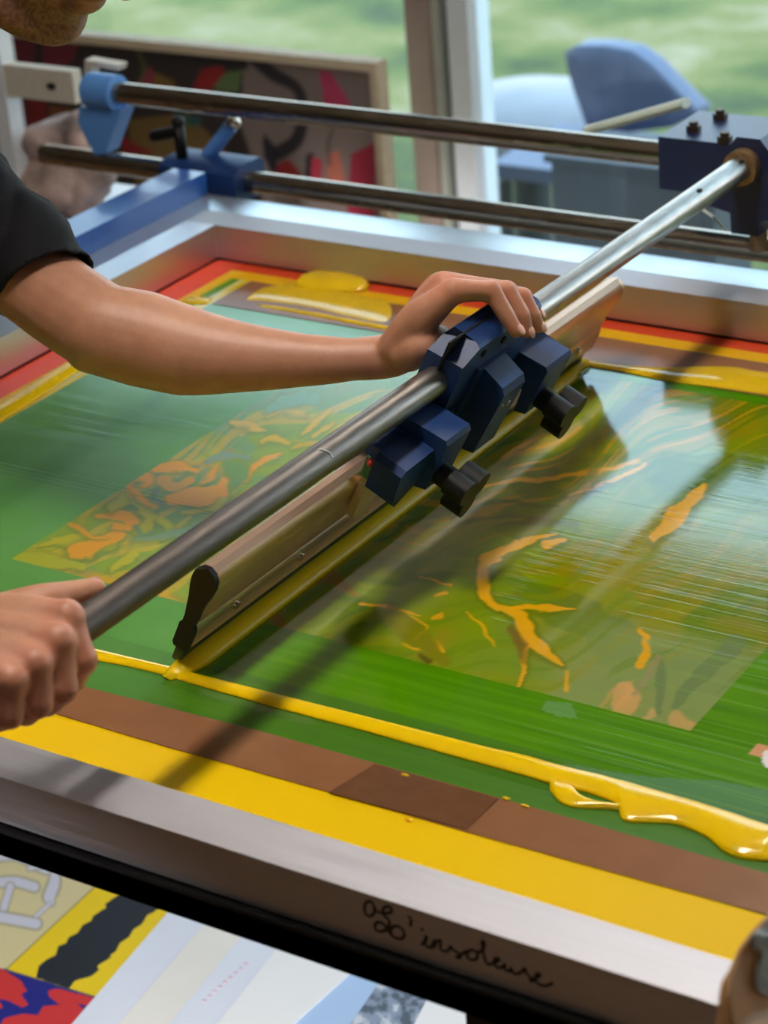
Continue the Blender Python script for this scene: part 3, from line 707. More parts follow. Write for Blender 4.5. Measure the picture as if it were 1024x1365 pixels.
b = bmesh.new(); nprism(b, [on_n(p, SN + 0.019) for p in [(490, 640), (506, 646), (520, 622), (518, 608), (500, 616)]], SN + 0.0108, SN + 0.019); obj('ink_smear', b, MT['greenpaint'], sh, bevel=0.001)['label'] = 'dried green ink smear'
b = bmesh.new(); ellipsoid(b, L(SN + 0.018, *on_n((497, 615), SN + 0.018)), (0.004, 0.007, 0.004)); obj('ink_smear', b, MT['redpaint'], sh, True)['label'] = 'dried red ink spot'

# ================================================================== PRESS
press = thing('screen_printing_press', 'black legged screen printing table with blue side bar, steel rails and pale metal ledge', 'printing press')
b = bmesh.new(); box(b, (-1.72, 0.972, -0.022), (-0.25, 0.990, -0.002)); box(b, (-1.72, 0.972, -0.022), (-0.25, 0.978, 0.0015))
obj('front_edge', b, MT['blacksteel'], press, bevel=0.001)
obj('bed', nbox((-1.70, 0.985, -0.034), (-0.25, 2.15, -0.006)), MT['blacksteel'], press, bevel=0.002)
b = bmesh.new(); box(b, (-1.712, 1.0, -0.004), (XL - FWD - 0.001, 2.15, 0.024)); obj('side_ledge', b, MT['ledge'], press, bevel=0.002)
b = bmesh.new(); box(b, (XL - FWD - 0.001, YF + FWD + 0.001, -0.004), (-0.25, 2.150, 0.024)); obj('back_ledge', b, MT['ledge'], press, bevel=0.002)
b = bmesh.new(); box(b, (-1.762, 0.95, 0.012), (-1.7125, 2.150, 0.052)); obj('side_bar', b, MT['blue'], press, bevel=0.004, auto=40)['label'] = 'blue steel side bar'
obj('rail', cyl(bmesh.new(), (-1.895, RY, RUZ), (0.1, RY, RUZ), RR, 32), MT['rail'], press, auto=40)
obj('rail', cyl(bmesh.new(), (-2.02, RY, RLZ), (0.1, RY, RLZ), RR, 32), MT['rail'], press, auto=40)
b = bmesh.new(); box(b, (0.06, RY - 0.03, -0.03), (0.12, RY + 0.03, 0.16)); obj('rail_bracket', b, MT['navy'], press, bevel=0.003)
b = bmesh.new(); prism(b, [(2.170, 0.006), (2.168, 0.044), (2.182, 0.052), (2.226, 0.052), (2.234, 0.044), (2.234, 0.004)], (0, 0, 0), (0, 1, 0), (0, 0, 1), (1, 0, 0), -1.802, -1.684)
rc = obj('rail_clamp', b, MT['navy'], press, bevel=0.003, auto=40)
b = bmesh.new(); cyl(b, (-1.779, 2.19, 0.045), (-1.779, 2.19, 0.096), 0.0075, 16); tube(b, [(-1.815, 2.185, 0.078), (-1.779, 2.19, 0.086)], [0.008, 0.0075], 12); ellipsoid(b, (-1.779, 2.19, 0.098), (0.009, 0.009, 0.007)); obj('lever', b, MT['black'], rc, True)['label'] = 'black locking lever'
b = bmesh.new(); tube(b, [at(276, 209, 'y', 2.215), at(308, 168, 'y', 2.215)], 0.009, 16, (False, False)); pin = obj('pin', b, MT['lightblue'], rc, auto=40)
b = bmesh.new(); ellipsoid(b, at(311, 164, 'y', 2.212), (0.010, 0.010, 0.009)); obj('ball_end', b, MT['chrome'], rc, True)
hx = at(148, 125, 'y', RY)
b = bmesh.new(); cyl(b, (-1.925, RY, RUZ), (-1.880, RY, RUZ), 0.023, 28)
hg = obj('rail_end', b, MT['lightblue'], press, bevel=0.003, auto=40)
b = bmesh.new(); prism(b, [tuple(at(*q_, 'y', RY)[[0, 2]]) for q_ in ((113, 140), (168, 143), (146, 203), (132, 203), (110, 160))], (0, RY, 0), (1, 0, 0), (0, 0, 1), (0, 1, 0), -0.01, 0.02); obj('hinge_arm', b, MT['lightblue'], hg, bevel=0.003)
b = bmesh.new(); prism(b, [tuple(at(*q_, 'y', 2.236)[[0, 2]]) for q_ in ((117, 78), (162, 86), (161, 93), (126, 87), (120, 140), (112, 139))], (0, 2.236, 0), (1, 0, 0), (0, 0, 1), (0, 1, 0), -0.006, 0.012); obj('angle_plate', b, MT['whitewood'], hg, bevel=0.002)['label'] = 'pale angle plate'
for lx, ly in ((-1.68, 1.02), (-0.655, 1.015), (-0.655, 2.1), (-1.68, 2.1)):
    b = bmesh.new(); box(b, (lx - 0.0, ly - 0.022, -TABLE), (lx + 0.05, ly + 0.03, -0.034)); obj('leg', b, MT['blacksteel'], press, bevel=0.002)
b = bmesh.new(); box(b, (-1.68, 1.02, -0.640), (-0.61, 2.12, -0.620)); obj('lower_shelf', b, MT['shelf'], press, bevel=0.002)
for yy in (1.02, 2.1):
    b = bmesh.new(); box(b, (-1.66, yy - 0.015, -0.66), (-0.62, yy + 0.02, -0.640)); obj('cross_bar', b, MT['blacksteel'], press, bevel=0.002)
# ================================================================== PAPERS ON THE LOWER SHELF
SZ = -0.620
def quad_grid(px, z, n=160, m=160):
    a, b, c, d = [at(*q_, 'z', z) for q_ in px]
    s = np.linspace(0, 1, n)[None, :, None]; t_ = np.linspace(0, 1, m)[:, None, None]
    return Grid((a * (1 - s) + b * s) * (1 - t_) + (d * (1 - s) + c * s) * t_)
def sheet(name, px, z, m, label, th=0.0012):
    bm = bmesh.new(); prism(bm, [tuple(at(x, y, 'z', z)[:2]) for x, y in px], (0, 0, z), (1, 0, 0), (0, 1, 0), (0, 0, 1), -th, 0)
    o = obj(name, bm, m); tag(o, label, name.replace('_', ' ')); return o
pg = quad_grid([(-100, 1092), (262, 1196), (64, 1403), (-300, 1299)], SZ + 0.0022, 420, 240)
pg.mask(np.ones_like(pg.PX), (214, 198, 148))
for pts, w in [([(-30, 1150), (20, 1142), (60, 1160), (100, 1160)], 10), ([(-10, 1178), (20, 1176), (46, 1183)], 12), ([(14, 1182), (4, 1215)], 9), ([(-20, 1220), (10, 1225), (48, 1232)], 13),
               ([(74, 1162), (72, 1180), (66, 1196), (68, 1204)], [10, 14, 15, 9]), ([(66, 1206), (48, 1222)], 5), ([(30, 1132), (60, 1150), (40, 1158)], 7)]:
    wl = w if hasattr(w, '__len__') else [w, w]
    pg.stroke(pts, [a * 1.5 for a in wl], (150, 142, 124), 0.75, 2); pg.stroke(pts, wl, (206, 204, 216), 0.95, 2)
pg.poly([(136, 1174), (300, 1215), (132, 1331), (8, 1293)], (238, 202, 8))
pg.poly([(172, 1180), (216, 1195), (218, 1206), (206, 1216), (196, 1221), (190, 1232), (178, 1240), (172, 1250), (160, 1258), (155, 1268), (146, 1276), (150, 1276), (130, 1288), (132, 1294), (122, 1302), (100, 1308), (92, 1319), (48, 1304), (52, 1288), (62, 1280), (74, 1274), (78, 1262), (88, 1258), (92, 1250), (104, 1244), (110, 1234), (122, 1228), (124, 1222), (142, 1210), (140, 1206), (160, 1192)], (32, 34, 40))
pg.poly([(8, 1293), (132, 1331), (20, 1460), (-200, 1400), (-120, 1260)], (30, 30, 124))
for p_ in ([(-60, 1270), (6, 1294), (28, 1308), (36, 1322), (28, 1326), (38, 1340), (30, 1344), (10, 1334), (-20, 1330), (-80, 1330)], [(64, 1322), (74, 1318), (128, 1331), (116, 1342), (102, 1338), (112, 1346), (96, 1366), (60, 1400), (-20, 1400), (6, 1358), (30, 1352), (50, 1354), (58, 1342), (80, 1340), (66, 1330)], [(-60, 1340), (0, 1336), (4, 1344), (-60, 1370)]):
    pg.poly(p_, (206, 48, 46))
for a, b in (((136, 1174), (8, 1293)), ((8, 1293), (132, 1331))): pg.stroke([a, ((a[0] + b[0]) / 2, (a[1] + b[1]) / 2), b], 1.6, (90, 84, 60), 0.8)
o = pg.build('poster', MT['print']); sm = o.modifiers.new('thickness', 'SOLIDIFY'); sm.thickness = 0.0008; sm.offset = -1
tag(o, 'printed poster with cream, yellow, black, red and blue panels on the lower shelf', 'poster')
sheet('paper_sheet', [(246, 1190), (322, 1200), (128, 1420), (62, 1404)], SZ + 0.0050, MT['paper2'], 'cool white paper sheet lying directly beside the yellow and black poster')
sheet('paper_sheet', [(300, 1200), (356, 1224), (196, 1420), (128, 1400)], SZ + 0.0075, MT['cream'], 'narrow cream paper sheet between two cool white sheets on the lower shelf')
sheet('paper_sheet', [(345, 1220), (412, 1242), (278, 1420), (180, 1420)], SZ + 0.0100, MT['paper2'], 'cool white paper sheet with a row of faint pink dots')
d_ = bmesh.new()
for k in range(9):
    c = at(272 + k * 7.0, 1334 - k * 6.2, 'z', SZ + 0.0102); ellipsoid(d_, c, (0.003, 0.002, 0.0003), None, 8, 6)
MT['pink'] = mat('faint_pink_print', srgb(232, 196, 210), 0.6, 0.0, 0.05, 20)
pk = obj('pink_dots', d_, MT['pink'])
pk.parent = [o_ for o_ in COL.objects if o_.get('label', '').startswith('cool white paper sheet with a row')][0]
sheet('paper_sheet', [(392, 1236), (506, 1262), (350, 1402), (246, 1420)], SZ + 0.0135, MT['paper'], 'broad plain white paper sheet, its long edge over the pale blue sheet')
sheet('paper_sheet', [(480, 1260), (560, 1290), (460, 1420), (330, 1400)], SZ + 0.0115, MT['paperblue'], 'pale blue paper sheet half covered by the broad white sheet')
qg = quad_grid([(520, 1290), (640, 1290), (560, 1420), (430, 1420)], SZ + 0.0125, 120, 120)
nz = fbm(qg.PX / 16, qg.PY / 16, 71, 4)
qg.mask(np.ones_like(nz), (140, 152, 172)); qg.mask(np.clip((nz - 0.5) * 8, 0, 1), (206, 210, 218)); qg.mask(np.clip((0.42 - nz) * 8, 0, 1), (84, 92, 104))
o = qg.build('photo_print', MT['print']); sm = o.modifiers.new('thickness', 'SOLIDIFY'); sm.thickness = 0.0008; sm.offset = -1
tag(o, 'cloudy grey blue print lying on the shelf beneath the handwriting', 'print')
sheet('paper_sheet', [(585, 1300), (700, 1330), (640, 1430), (530, 1410)], SZ + 0.0150, MT['paper'], 'white paper sheet lying beside the black table leg')

# ================================================================== KRAFT PAPER AT THE NEAR CORNER
kp = thing('kraft_paper', 'brown kraft paper with grey tape, curled over the right end of the front bar', 'kraft paper')
edge = smooth_path([at(1062, 1190, 'y', 0.990), at(1028, 1219, 'y', 0.965), at(1003, 1241, 'y', 0.945), at(984, 1263, 'y', 0.930), at(974, 1284, 'y', 0.920), at(968, 1306, 'y', 0.912), at(961, 1340, 'y', 0.905), at(954, 1385, 'y', 0.900), at(948, 1440, 'y', 0.897)], 4)
def kp_pt(s_, u_):
    k_ = s_ * (len(edge) - 1); i_ = min(int(k_), len(edge) - 2); e_ = edge[i_] + (edge[i_ + 1] - edge[i_]) * (k_ - i_)
    wl = 0.052 * max(0.0, 1 - s_) ** 0.8 + 0.002; a_ = min(1, 2 * u_); b_ = max(0, 2 * u_ - 1)
    drop = wl * (a_ ** 1.3); out_ = 0.012 * math.sin(a_ * 1.57)
    return e_ + np.array([0.012 * a_ + 0.07 * b_, -out_ - 0.085 * b_ + 0.002 * math.sin(s_ * 17 + u_ * 3), -drop - 0.006 * b_ ** 2 + 0.0015 * math.sin(s_ * 11 + u_ * 6)])
bm = bmesh.new(); rows = [[bm.verts.new(tuple(kp_pt(s_, u_))) for u_ in np.linspace(0, 1, 28)] for s_ in np.linspace(0, 1, 34)]
for a, b in zip(rows, rows[1:]):
    for k in range(len(a) - 1): bm.faces.new((a[k], a[k + 1], b[k + 1], b[k]))
o = obj('sheet', bm, MT['kraft'], kp, True); sm = o.modifiers.new('thickness', 'SOLIDIFY'); sm.thickness = 0.0015
bm = bmesh.new(); rows = [[bm.verts.new(tuple(kp_pt(max(0, s_ + 0.03 * math.sin(u_ * 26)), u_) + np.array([0.002, -0.004, 0.003 + 0.0015 * math.sin(s_ * 60 + u_ * 30)]))) for u_ in np.linspace(0.03, 0.40, 16)] for s_ in np.linspace(0.0, 0.235, 16)]
for a, b in zip(rows, rows[1:]):
    for k in range(len(a) - 1): bm.faces.new((a[k], a[k + 1], b[k + 1], b[k]))
o = obj('tape_piece', bm, MT['greytape'], kp, True); sm = o.modifiers.new('thickness', 'SOLIDIFY'); sm.thickness = 0.001; o['label'] = 'crumpled grey tape'

# ================================================================== BACKGROUND INDOORS
bx0, bx1, bzt, BY = at(15, 45, 'y', 3.06)[0], at(506, 78, 'y', 3.06)[0], at(300, 62, 'y', 3.06)[2], 3.06
pb = thing('painted_board', 'abstract painted board with pale wooden edges leaning against the window behind the rails', 'painting')
obj('board', nbox((bx0, BY, -TABLE), (bx1, BY + 0.02, bzt)), MT['woodedge'], pb, bevel=0.001)
b = bmesh.new(); box(b, (bx0, BY - 0.012, bzt - 0.016), (bx1, BY, bzt)); box(b, (bx1 - 0.014, BY - 0.012, -TABLE), (bx1, BY, bzt - 0.016)); obj('edge_strip', b, MT['woodedge'], pb, bevel=0.001)
XX, ZZ = np.meshgrid(np.linspace(bx0 + 0.002, bx1 - 0.014, 260), np.linspace(-TABLE + 0.002, bzt - 0.016, 260))
bg = Grid(np.stack([XX, np.full_like(XX, BY - 0.001), ZZ], -1)); PXb, PYb = bg.PX, bg.PY
bg.mask(np.ones_like(PXb), (58, 52, 52))
bg.poly([(325, 60), (520, 60), (520, 420), (340, 420), (350, 250), (322, 170)], (140, 126, 122))
for p_, c in (([(10, 40), (46, 46), (44, 160), (40, 260), (10, 260)], (112, 48, 58)), ([(56, 50), (110, 50), (96, 80), (60, 120)], (120, 50, 62)), ([(40, 130), (62, 135), (60, 300), (38, 300)], (130, 42, 44)),
              ([(66, 142), (100, 146), (98, 170), (66, 165)], (128, 76, 46)), ([(176, 118), (200, 88), (212, 110), (206, 124)], (150, 66, 76)), ([(206, 96), (232, 108), (236, 124), (206, 122)], (134, 104, 54)),
              ([(255, 122), (268, 92), (300, 86), (296, 110), (276, 124)], (158, 44, 46)), ([(284, 118), (300, 96), (322, 94), (318, 124)], (106, 132, 84)), ([(170, 160), (250, 150), (300, 200), (330, 280), (180, 250)], (120, 98, 58)),
              ([(160, 178), (180, 192), (206, 204), (164, 206)], (150, 40, 46)), ([(232, 150), (272, 158), (262, 168), (236, 164)], (50, 96, 92)), ([(426, 92), (442, 98), (470, 142), (432, 144)], (200, 74, 110)),
              ([(468, 205), (500, 190), (500, 330), (460, 330)], (170, 50, 72)), ([(362, 222), (385, 212), (404, 236), (360, 246)], (160, 46, 48)), ([(436, 206), (452, 200), (462, 250), (436, 250)], (204, 120, 100)),
              ([(408, 205), (418, 203), (420, 260), (406, 260)], (44, 44, 52)), ([(200, 60), (330, 70), (330, 92), (200, 80)], (50, 47, 50)), ([(415, 210), (428, 212), (430, 250), (415, 250)], (190, 60, 80)),
              ([(350, 175), (372, 200), (366, 236), (352, 210)], (44, 44, 56))):
    bg.poly(p_, c)
bg.stroke([(338, 78), (366, 100), (396, 118), (404, 150), (396, 186), (372, 204)], [16, 18, 14, 14, 18, 20], (40, 40, 50), 0.95, 3)
bg.stroke([(182, 66), (192, 90), (186, 110)], [6, 8, 3], (92, 100, 60), 0.8, 3)
bg.stroke([(448, 160), (438, 190), (440, 220)], [3, 5, 4], (90, 76, 72), 0.8, 2)
bg.build('painting', MT['painting'], pb)

b = bmesh.new(); x0, x1 = at(8, 100, 'y', 2.30)[0], at(96, 100, 'y', 2.30)[0]; zt, zb_ = at(50, 91, 'y', 2.30)[2], at(50, 133, 'y', 2.30)[2]
bmx = thing('whitewashed_beam', 'short whitewashed wooden beam with a dark hole, at the left beside the blue rail end', 'beam')
obj('beam', nbox((x0 - 0.006, 2.30, zb_), (x1, 2.318, zt)), MT['whitewood'], bmx, bevel=0.002)
b = bmesh.new(); ellipsoid(b, at(68, 115, 'y', 2.2995), (0.008, 0.0025, 0.005)); obj('hole', b, MT['dark'], bmx, True)
obj('upright', nbox((x0 - 0.030, 2.298, -TABLE), (x0 - 0.004, 2.325, zt + 0.10)), MT['postwhite'], bmx, bevel=0.002)

BZ = -0.105
bench = thing('white_bench', 'low white bench behind the blue side bar, the stained rag lying on it', 'bench')
obj('bench_top', nbox((-2.75, 2.245, BZ - 0.03), (-1.93, 2.46, BZ)), MT['postwhite'], bench, bevel=0.003)
for lx in (-2.73, -1.98):
    for ly in (2.26, 2.41): obj('leg', nbox((lx, ly, -TABLE), (lx + 0.04, ly + 0.04, BZ - 0.03)), MT['whitewood'], bench, bevel=0.002)
bm = bmesh.new()
RGY = 2.36
def rg(px, py, dy, r, s=(1, 1, 1)):
    ellipsoid(bm, at(px, py, 'y', RGY + dy), (r * s[0], r * s[1], r * s[2]), None, 20, 14)
for a in ((60, 200, 0, .062, (1, .7, .8)), (95, 190, 0.02, .055, (1, .7, .7)), (115, 215, 0, .055, (.9, .7, .9)), (125, 240, -.01, .045, (.9, .7, .9)), (80, 235, -.02, .055, (1.1, .7, .9)), (40, 195, .02, .05, (1, .6, .6)), (100, 262, -.03, .05, (1.1, .8, .8)), (60, 268, -.03, .05), (98, 175, .02, .03), (20, 182, 0.03, .03, (1.3, .7, .6))): rg(*a)
me = voxel_union(bm, 0.006, 6)
co = np.zeros(len(me.vertices) * 3); me.vertices.foreach_get('co', co); co = co.reshape(-1, 3)
nrm = np.array([v.normal[:] for v in me.vertices])
dsp = 0.030 * (np.abs(fbm(co[:, 0] * 13 + co[:, 2] * 9, co[:, 2] * 13 - co[:, 0] * 7, 91, 2) - 0.5) * 2.4) - 0.012
co = co + nrm * dsp[:, None]; co[:, 2] = np.maximum(co[:, 2], BZ + 0.001)
me.vertices.foreach_set('co', co.reshape(-1)); me.update()
tag(link('rag', me, MT['rag'], None, True), 'crumpled grey pink rag with ink stains lying on the white bench', 'rag')
bm = bmesh.new()
for a in ((10, 210, 0.04, .05), (-20, 200, 0.05, .055)): rg(*a)
me = voxel_union(bm, 0.007, 5); tag(link('rag', me, MT['rag'], None, True), 'second grey pink rag, bundled at the left beside the larger stained one', 'rag')
bm = bmesh.new()
for a in ((12, 250, -0.02, .04, (1.2, .8, .8)), (40, 275, -0.03, .035, (1.2, .8, .8)), (60, 300, -.04, .035)): rg(*a)
me = voxel_union(bm, 0.006, 5)
tag(link('rag', me, MT['ragteal'], None, True), 'dark green cloth lying under the stained rag on the bench', 'rag')

ps = at(783, 174, 'y', 2.31); pe = at(915, 137, 'y', 2.31)
b = ntube([ps, pe], 0.011, 12, (False, False), squash=0.55)
st_ = obj('stay', b, MT['plantleaf'], press, auto=40)
st_['label'] = 'pale diagonal metal stay behind the slide'

# ================================================================== ROOM
WY = 3.2; X0, X1, YB, ZC, Z0, WT = -4.2, 1.9, -2.4, 1.72, -TABLE, 1.0
WTL = 0.86          # left pane lowered under an added white wall, keeping sky out of the reflections
struct(obj('floor', nbox((X0 - .1, YB - .1, Z0 - 0.08), (X1 + .1, WY + .1, Z0)), MT['floor']))
struct(obj('ceiling', nbox((X0 - .1, YB - .1, ZC), (X1 + .1, WY + .1, ZC + 0.1)), MT['ceiling']))
struct(obj('wall_left', nbox((X0 - 0.1, YB, Z0), (X0, WY + 0.1, ZC)), MT['wall']))
struct(obj('wall_right', nbox((X1, YB, Z0), (X1 + 0.1, WY + 0.1, ZC)), MT['wall']))
struct(obj('wall_front', nbox((X0, YB - 0.1, Z0), (X1, YB, ZC)), MT['wall']))
struct(obj('wall_back', nbox((X0, WY - 0.02, WT), (X1, WY + 0.12, ZC)), MT['wall']))
pxx = lambda p_, q_=150: at(p_ + 0.04 * 150 / 1, q_, 'y', WY)[0]
win = bpy.data.objects.new('window_1', None); COL.objects.link(win); struct(win)
def vpost(name, p0, p1, m, y0=WY - 0.03, y1=WY + 0.05):
    return obj(name, nbox((at(p0, 150, 'y', y0)[0], y0, Z0), (at(p1, 150, 'y', y0)[0], y1, WT)), m, win, bevel=0.003)
vpost('post', 548, 578, MT['postbrown']); vpost('post', 578.5, 592, MT['postgrey'], WY - 0.02); vpost('gasket', 592, 603, MT['gasket'], WY - 0.0); vpost('sash', 603, 630, MT['postwhite'], WY - 0.02)
vpost('post', -6, 12, MT['postwhite'])
xa, xb, xc, xd = at(12, 150, 'y', WY)[0], at(549, 150, 'y', WY)[0], at(629, 150, 'y', WY)[0], X1
for a, c, top in ((xa, xb, WTL), (xc, xd, WT)):
    obj('sash', nbox((a, WY - 0.01, Z0), (c, WY + 0.03, Z0 + 0.06)), MT['postwhite'], win, bevel=0.003)
    obj('sash', nbox((a, WY - 0.01, top - 0.06), (c, WY + 0.03, top)), MT['postwhite'], win, bevel=0.003)
    obj('pane', nbox((a, WY + 0.008, Z0 + 0.06), (c, WY + 0.012, top - 0.06)), MT['glass'], win)
struct(obj('wall_back', nbox((xa - 0.12, WY - 0.01, WTL), (xb + 0.02, WY + 0.1, WT)), MT['ceiling']))  # unseen wall added to block the sky mirrored in the left mesh
struct(obj('wall_back', nbox((X0, WY, Z0), (xa - 0.11, WY + 0.1, WT)), MT['wall'])).name = 'wall_back.001'
# ceiling lamp throwing the bar's shadow; second in line added as fill
lampx, lampz = -1.03, 1.50
for ly0, ly1, pw, lb in ((0.9, 1.6, LAMP, 'long white ceiling light hanging above the squeegee bar'), (2.25, 2.95, LAMP2, 'added fill light hanging between press and window, out of view')):
    cl_ = thing('ceiling_light', lb, 'lamp', 'ceiling lights above the press')
    obj('housing', nbox((lampx - 0.08, ly0, lampz + 0.012), (lampx + 0.08, ly1, lampz + 0.05)), MT['postwhite'], cl_, bevel=0.004)
    obj('diffuser', nbox((lampx - 0.065, ly0 + 0.02, lampz), (lampx + 0.065, ly1 - 0.02, lampz + 0.012)), emit_mat('lamp_diffuser', (1, 0.93, 0.82, 1), pw), cl_)
    obj('upward_fill', nbox((lampx - 0.06, ly0 + 0.02, lampz + 0.05), (lampx + 0.06, ly1 - 0.02, lampz + 0.056)), emit_mat('lamp_upward_fill', (1, 0.95, 0.88, 1), UPL), cl_)  # upward glow added to brighten the ceiling
    for sx in (ly0 + 0.1, ly1 - 0.1): obj('hanger', cyl(bmesh.new(), (lampx, sx, lampz + 0.05), (lampx, sx, ZC), 0.004, 8), MT['chrome'], cl_)

# ================================================================== OUTDOORS
LZ = -0.98
struct(obj('ground_lawn', nbox((-45, WY + 0.12, LZ - 0.1), (45, 70, LZ)), MT['lawn'])).name = 'lawn'
gc = thing('garden_chair', 'slate blue garden chair with curved back, out on the lawn', 'chair')
GY = 4.10
out = [(758, 66), (775, 58), (815, 57), (850, 64), (876, 84), (900, 112), (934, 152), (900, 166), (840, 172), (790, 166), (772, 120), (762, 90)]
op = [at(*q_, 'y', GY)[[0, 2]] for q_ in out]; cxm = np.mean([p_[0] for p_ in op])
b = bmesh.new()
prism(b, [tuple(p_) for p_ in op], (0, GY, 0), (1, 0, 0), (0, 0, 1), (0, 1, 0), -0.03, 0.03)
bmesh.ops.triangulate(b, faces=[f for f in b.faces if len(f.verts) > 4]); bmesh.ops.subdivide_edges(b, edges=b.edges[:], cuts=3, use_grid_fill=True)
for v in b.verts: v.co.y += 0.9 * (v.co.x - cxm) ** 2
obj('backrest', b, MT['garden_grey'], gc, True)
zs = at(860, 170, 'y', GY)[2]
b = bmesh.new(); box(b, (cxm - 0.17, GY - 0.26, zs - 0.05), (cxm + 0.22, GY + 0.03, zs - 0.02)); obj('seat', b, MT['garden_grey'], gc, bevel=0.012)
for sx in (-0.15, 0.2):
    for sy in (-0.24, 0.0): obj('leg', cyl(bmesh.new(), (cxm + sx, GY + sy, LZ), (cxm + sx, GY + sy, zs - 0.06), 0.014, 12), MT['garden_dark'], gc)
gt = thing('garden_table', 'round garden table under a smooth grey cover on the lawn, left of the garden chair', 'table')
tc = at(705, 150, 'y', 4.35); b = bmesh.new(); pr_ = [(0.0, 0.06), (0.12, 0.052), (0.20, 0.028), (0.245, -0.01), (0.25, -0.06), (0.24, -0.075), (0, -0.075)]
ring = []
for r_, z_ in pr_:
    ring.append([b.verts.new((tc[0] + max(r_, 0.001) * math.cos(2 * math.pi * k / 40), tc[1] + max(r_, 0.001) * math.sin(2 * math.pi * k / 40), tc[2] + z_)) for k in range(40)])
for a_, c_ in zip(ring, ring[1:]):
    for k in range(40): b.faces.new((a_[k], a_[(k + 1) % 40], c_[(k + 1) % 40], c_[k]))
b.faces.new(ring[0]); b.faces.new(ring[-1])
obj('cover', b, MT['garden_cover'], gt, True)
obj('pedestal', cyl(bmesh.new(), (tc[0], tc[1], LZ), (tc[0], tc[1], tc[2] - 0.07), 0.045, 20), MT['garden_dark'], gt)
pl = at(735, 214, 'y', 3.45); pr2 = at(884, 300, 'y', 3.45)
gp = thing('planter', 'charcoal grey box planter standing close outside the window, below the garden chair', 'planter')
obj('box', nbox((pl[0], 3.45, LZ), (pr2[0] + 0.1, 3.6, pl[2])), MT['garden_dark'], gp, bevel=0.01)
obj('rim', nbox((pl[0] - 0.01, 3.44, pl[2] - 0.001), (pr2[0] + 0.11, 3.61, pl[2] + 0.012)), MT['garden_dark'], gp, bevel=0.004)
# ================================================================== PERSON
person = thing('person', 'person in black T-shirt leaning over the screen, both hands on the steel bar', 'person')
bm = bmesh.new()
A = lambda x, y, d: tuple(atd(x, y, d))
def limb(pts, rad, seg=20, sub=4, squash=1.0, up=None):
    P_ = smooth_path(pts, sub); R_ = np.interp(np.linspace(0, 1, len(P_)), np.linspace(0, 1, len(rad)), rad)
    tube(bm, [tuple(p) for p in P_], list(R_), seg, squash=squash, up=up)
LSH = A(-118, 222, 2.12)
# left arm
wr = A(523, 473, 1.965); el = A(138, 440, 2.00)
limb([LSH, A(-20, 312, 2.07), A(62, 388, 2.03), el], [0.056, 0.047, 0.0405, 0.040])
limb([el, A(190, 452, 2.0), A(250, 468, 1.995), A(320, 476, 1.985), A(400, 480, 1.975), A(470, 479, 1.968), wr, A(552, 452, 1.955)], [0.0405, 0.0425, 0.0395, 0.031, 0.0235, 0.0185, 0.0195, 0.0205], 24)
ellipsoid(bm, A(122, 464, 2.0), (0.024, 0.024, 0.022))
# left hand: palm, four fingers over the block, thumb tucked down behind it
mcp = [A(605, 387, 1.908), A(591, 378, 1.930), A(584, 380, 1.952), A(580, 388, 1.972)]
for k, m_ in enumerate(mcp):
    base = A(540 + 3 * k, 455 - 3 * k, 1.945 + 0.010 * k)
    limb([base, tuple((np.array(base) + np.array(m_)) / 2 + np.array([0, 0, 0.004])), m_], [0.016, 0.0135, 0.0112])
fing = [[mcp[0], A(655, 388, 1.918), A(675, 420, 1.920), A(688, 441, 1.922)], [mcp[1], A(676, 388, 1.938), A(696, 420, 1.940), A(702, 442, 1.944)],
        [mcp[2], A(697, 396, 1.958), A(711, 420, 1.960), A(718, 436, 1.965)], [mcp[3], A(690, 392, 1.985), A(708, 406, 1.985), A(718, 420, 1.990)]]
rad = [[0.0112, 0.0092, 0.0078, 0.0066], [0.0112, 0.0092, 0.0078, 0.0066], [0.0106, 0.0086, 0.0074, 0.0062], [0.0096, 0.0076, 0.0066, 0.0056]]
def finger(f, r):
    # straight bones with a knuckle at each joint
    for a_, b_, ra, rb in zip(f, f[1:], r, r[1:]):
        mid = (np.array(a_) + np.array(b_)) / 2
        tube(bm, [a_, tuple(mid), b_], [ra, (ra + rb) / 2 * 0.94, rb], 16)
    ellipsoid(bm, f[1], (r[1] * 1.06,) * 3, None, 14, 10)
for f, r in zip(fing, rad): finger(f, r)
limb([A(545, 470, 1.940), A(562, 462, 1.925), A(578, 452, 1.935), A(588, 446, 1.955)], [0.017, 0.0135, 0.0105, 0.0085])
limb([A(532, 462, 1.95), A(560, 425, 1.925), A(592, 398, 1.912)], [0.018, 0.017, 0.012])
# right arm and hand around the bar end
RSH = (-1.56, 1.085, 0.30); rel = (-1.345, 0.985, 0.165); rwr = A(-100, 856, 1.575)
limb([RSH, (-1.46, 1.03, 0.235), rel], [0.056, 0.047, 0.041])
limb([rel, tuple(np.array(rel) * 0.6 + np.array(rwr) * 0.4), tuple(np.array(rel) * 0.25 + np.array(rwr) * 0.75), rwr, A(-62, 856, 1.562)], [0.041, 0.040, 0.028, 0.024, 0.026], 24)
rm = [A(88, 824, 1.540), A(76, 856, 1.520), A(46, 886, 1.503), A(14, 908, 1.490)]
for k, m_ in enumerate(rm):
    base = A(-70 - 2 * k, 836 + 14 * k, 1.575 - 0.012 * k); mid = (np.array(base) + np.array(m_)) / 2 + np.array([0, 0, 0.006])
    limb([base, tuple(mid), m_], [0.0175, 0.0155, 0.0125])
rf = [[rm[0], A(110, 880, 1.540), A(96, 908, 1.560), A(72, 896, 1.580)], [rm[1], A(84, 918, 1.522), A(64, 938, 1.540), A(44, 920, 1.562)],
      [rm[2], A(52, 938, 1.506), A(34, 952, 1.524), A(16, 935, 1.545)], [rm[3], A(14, 955, 1.492), A(-4, 962, 1.510), A(-18, 948, 1.530)]]
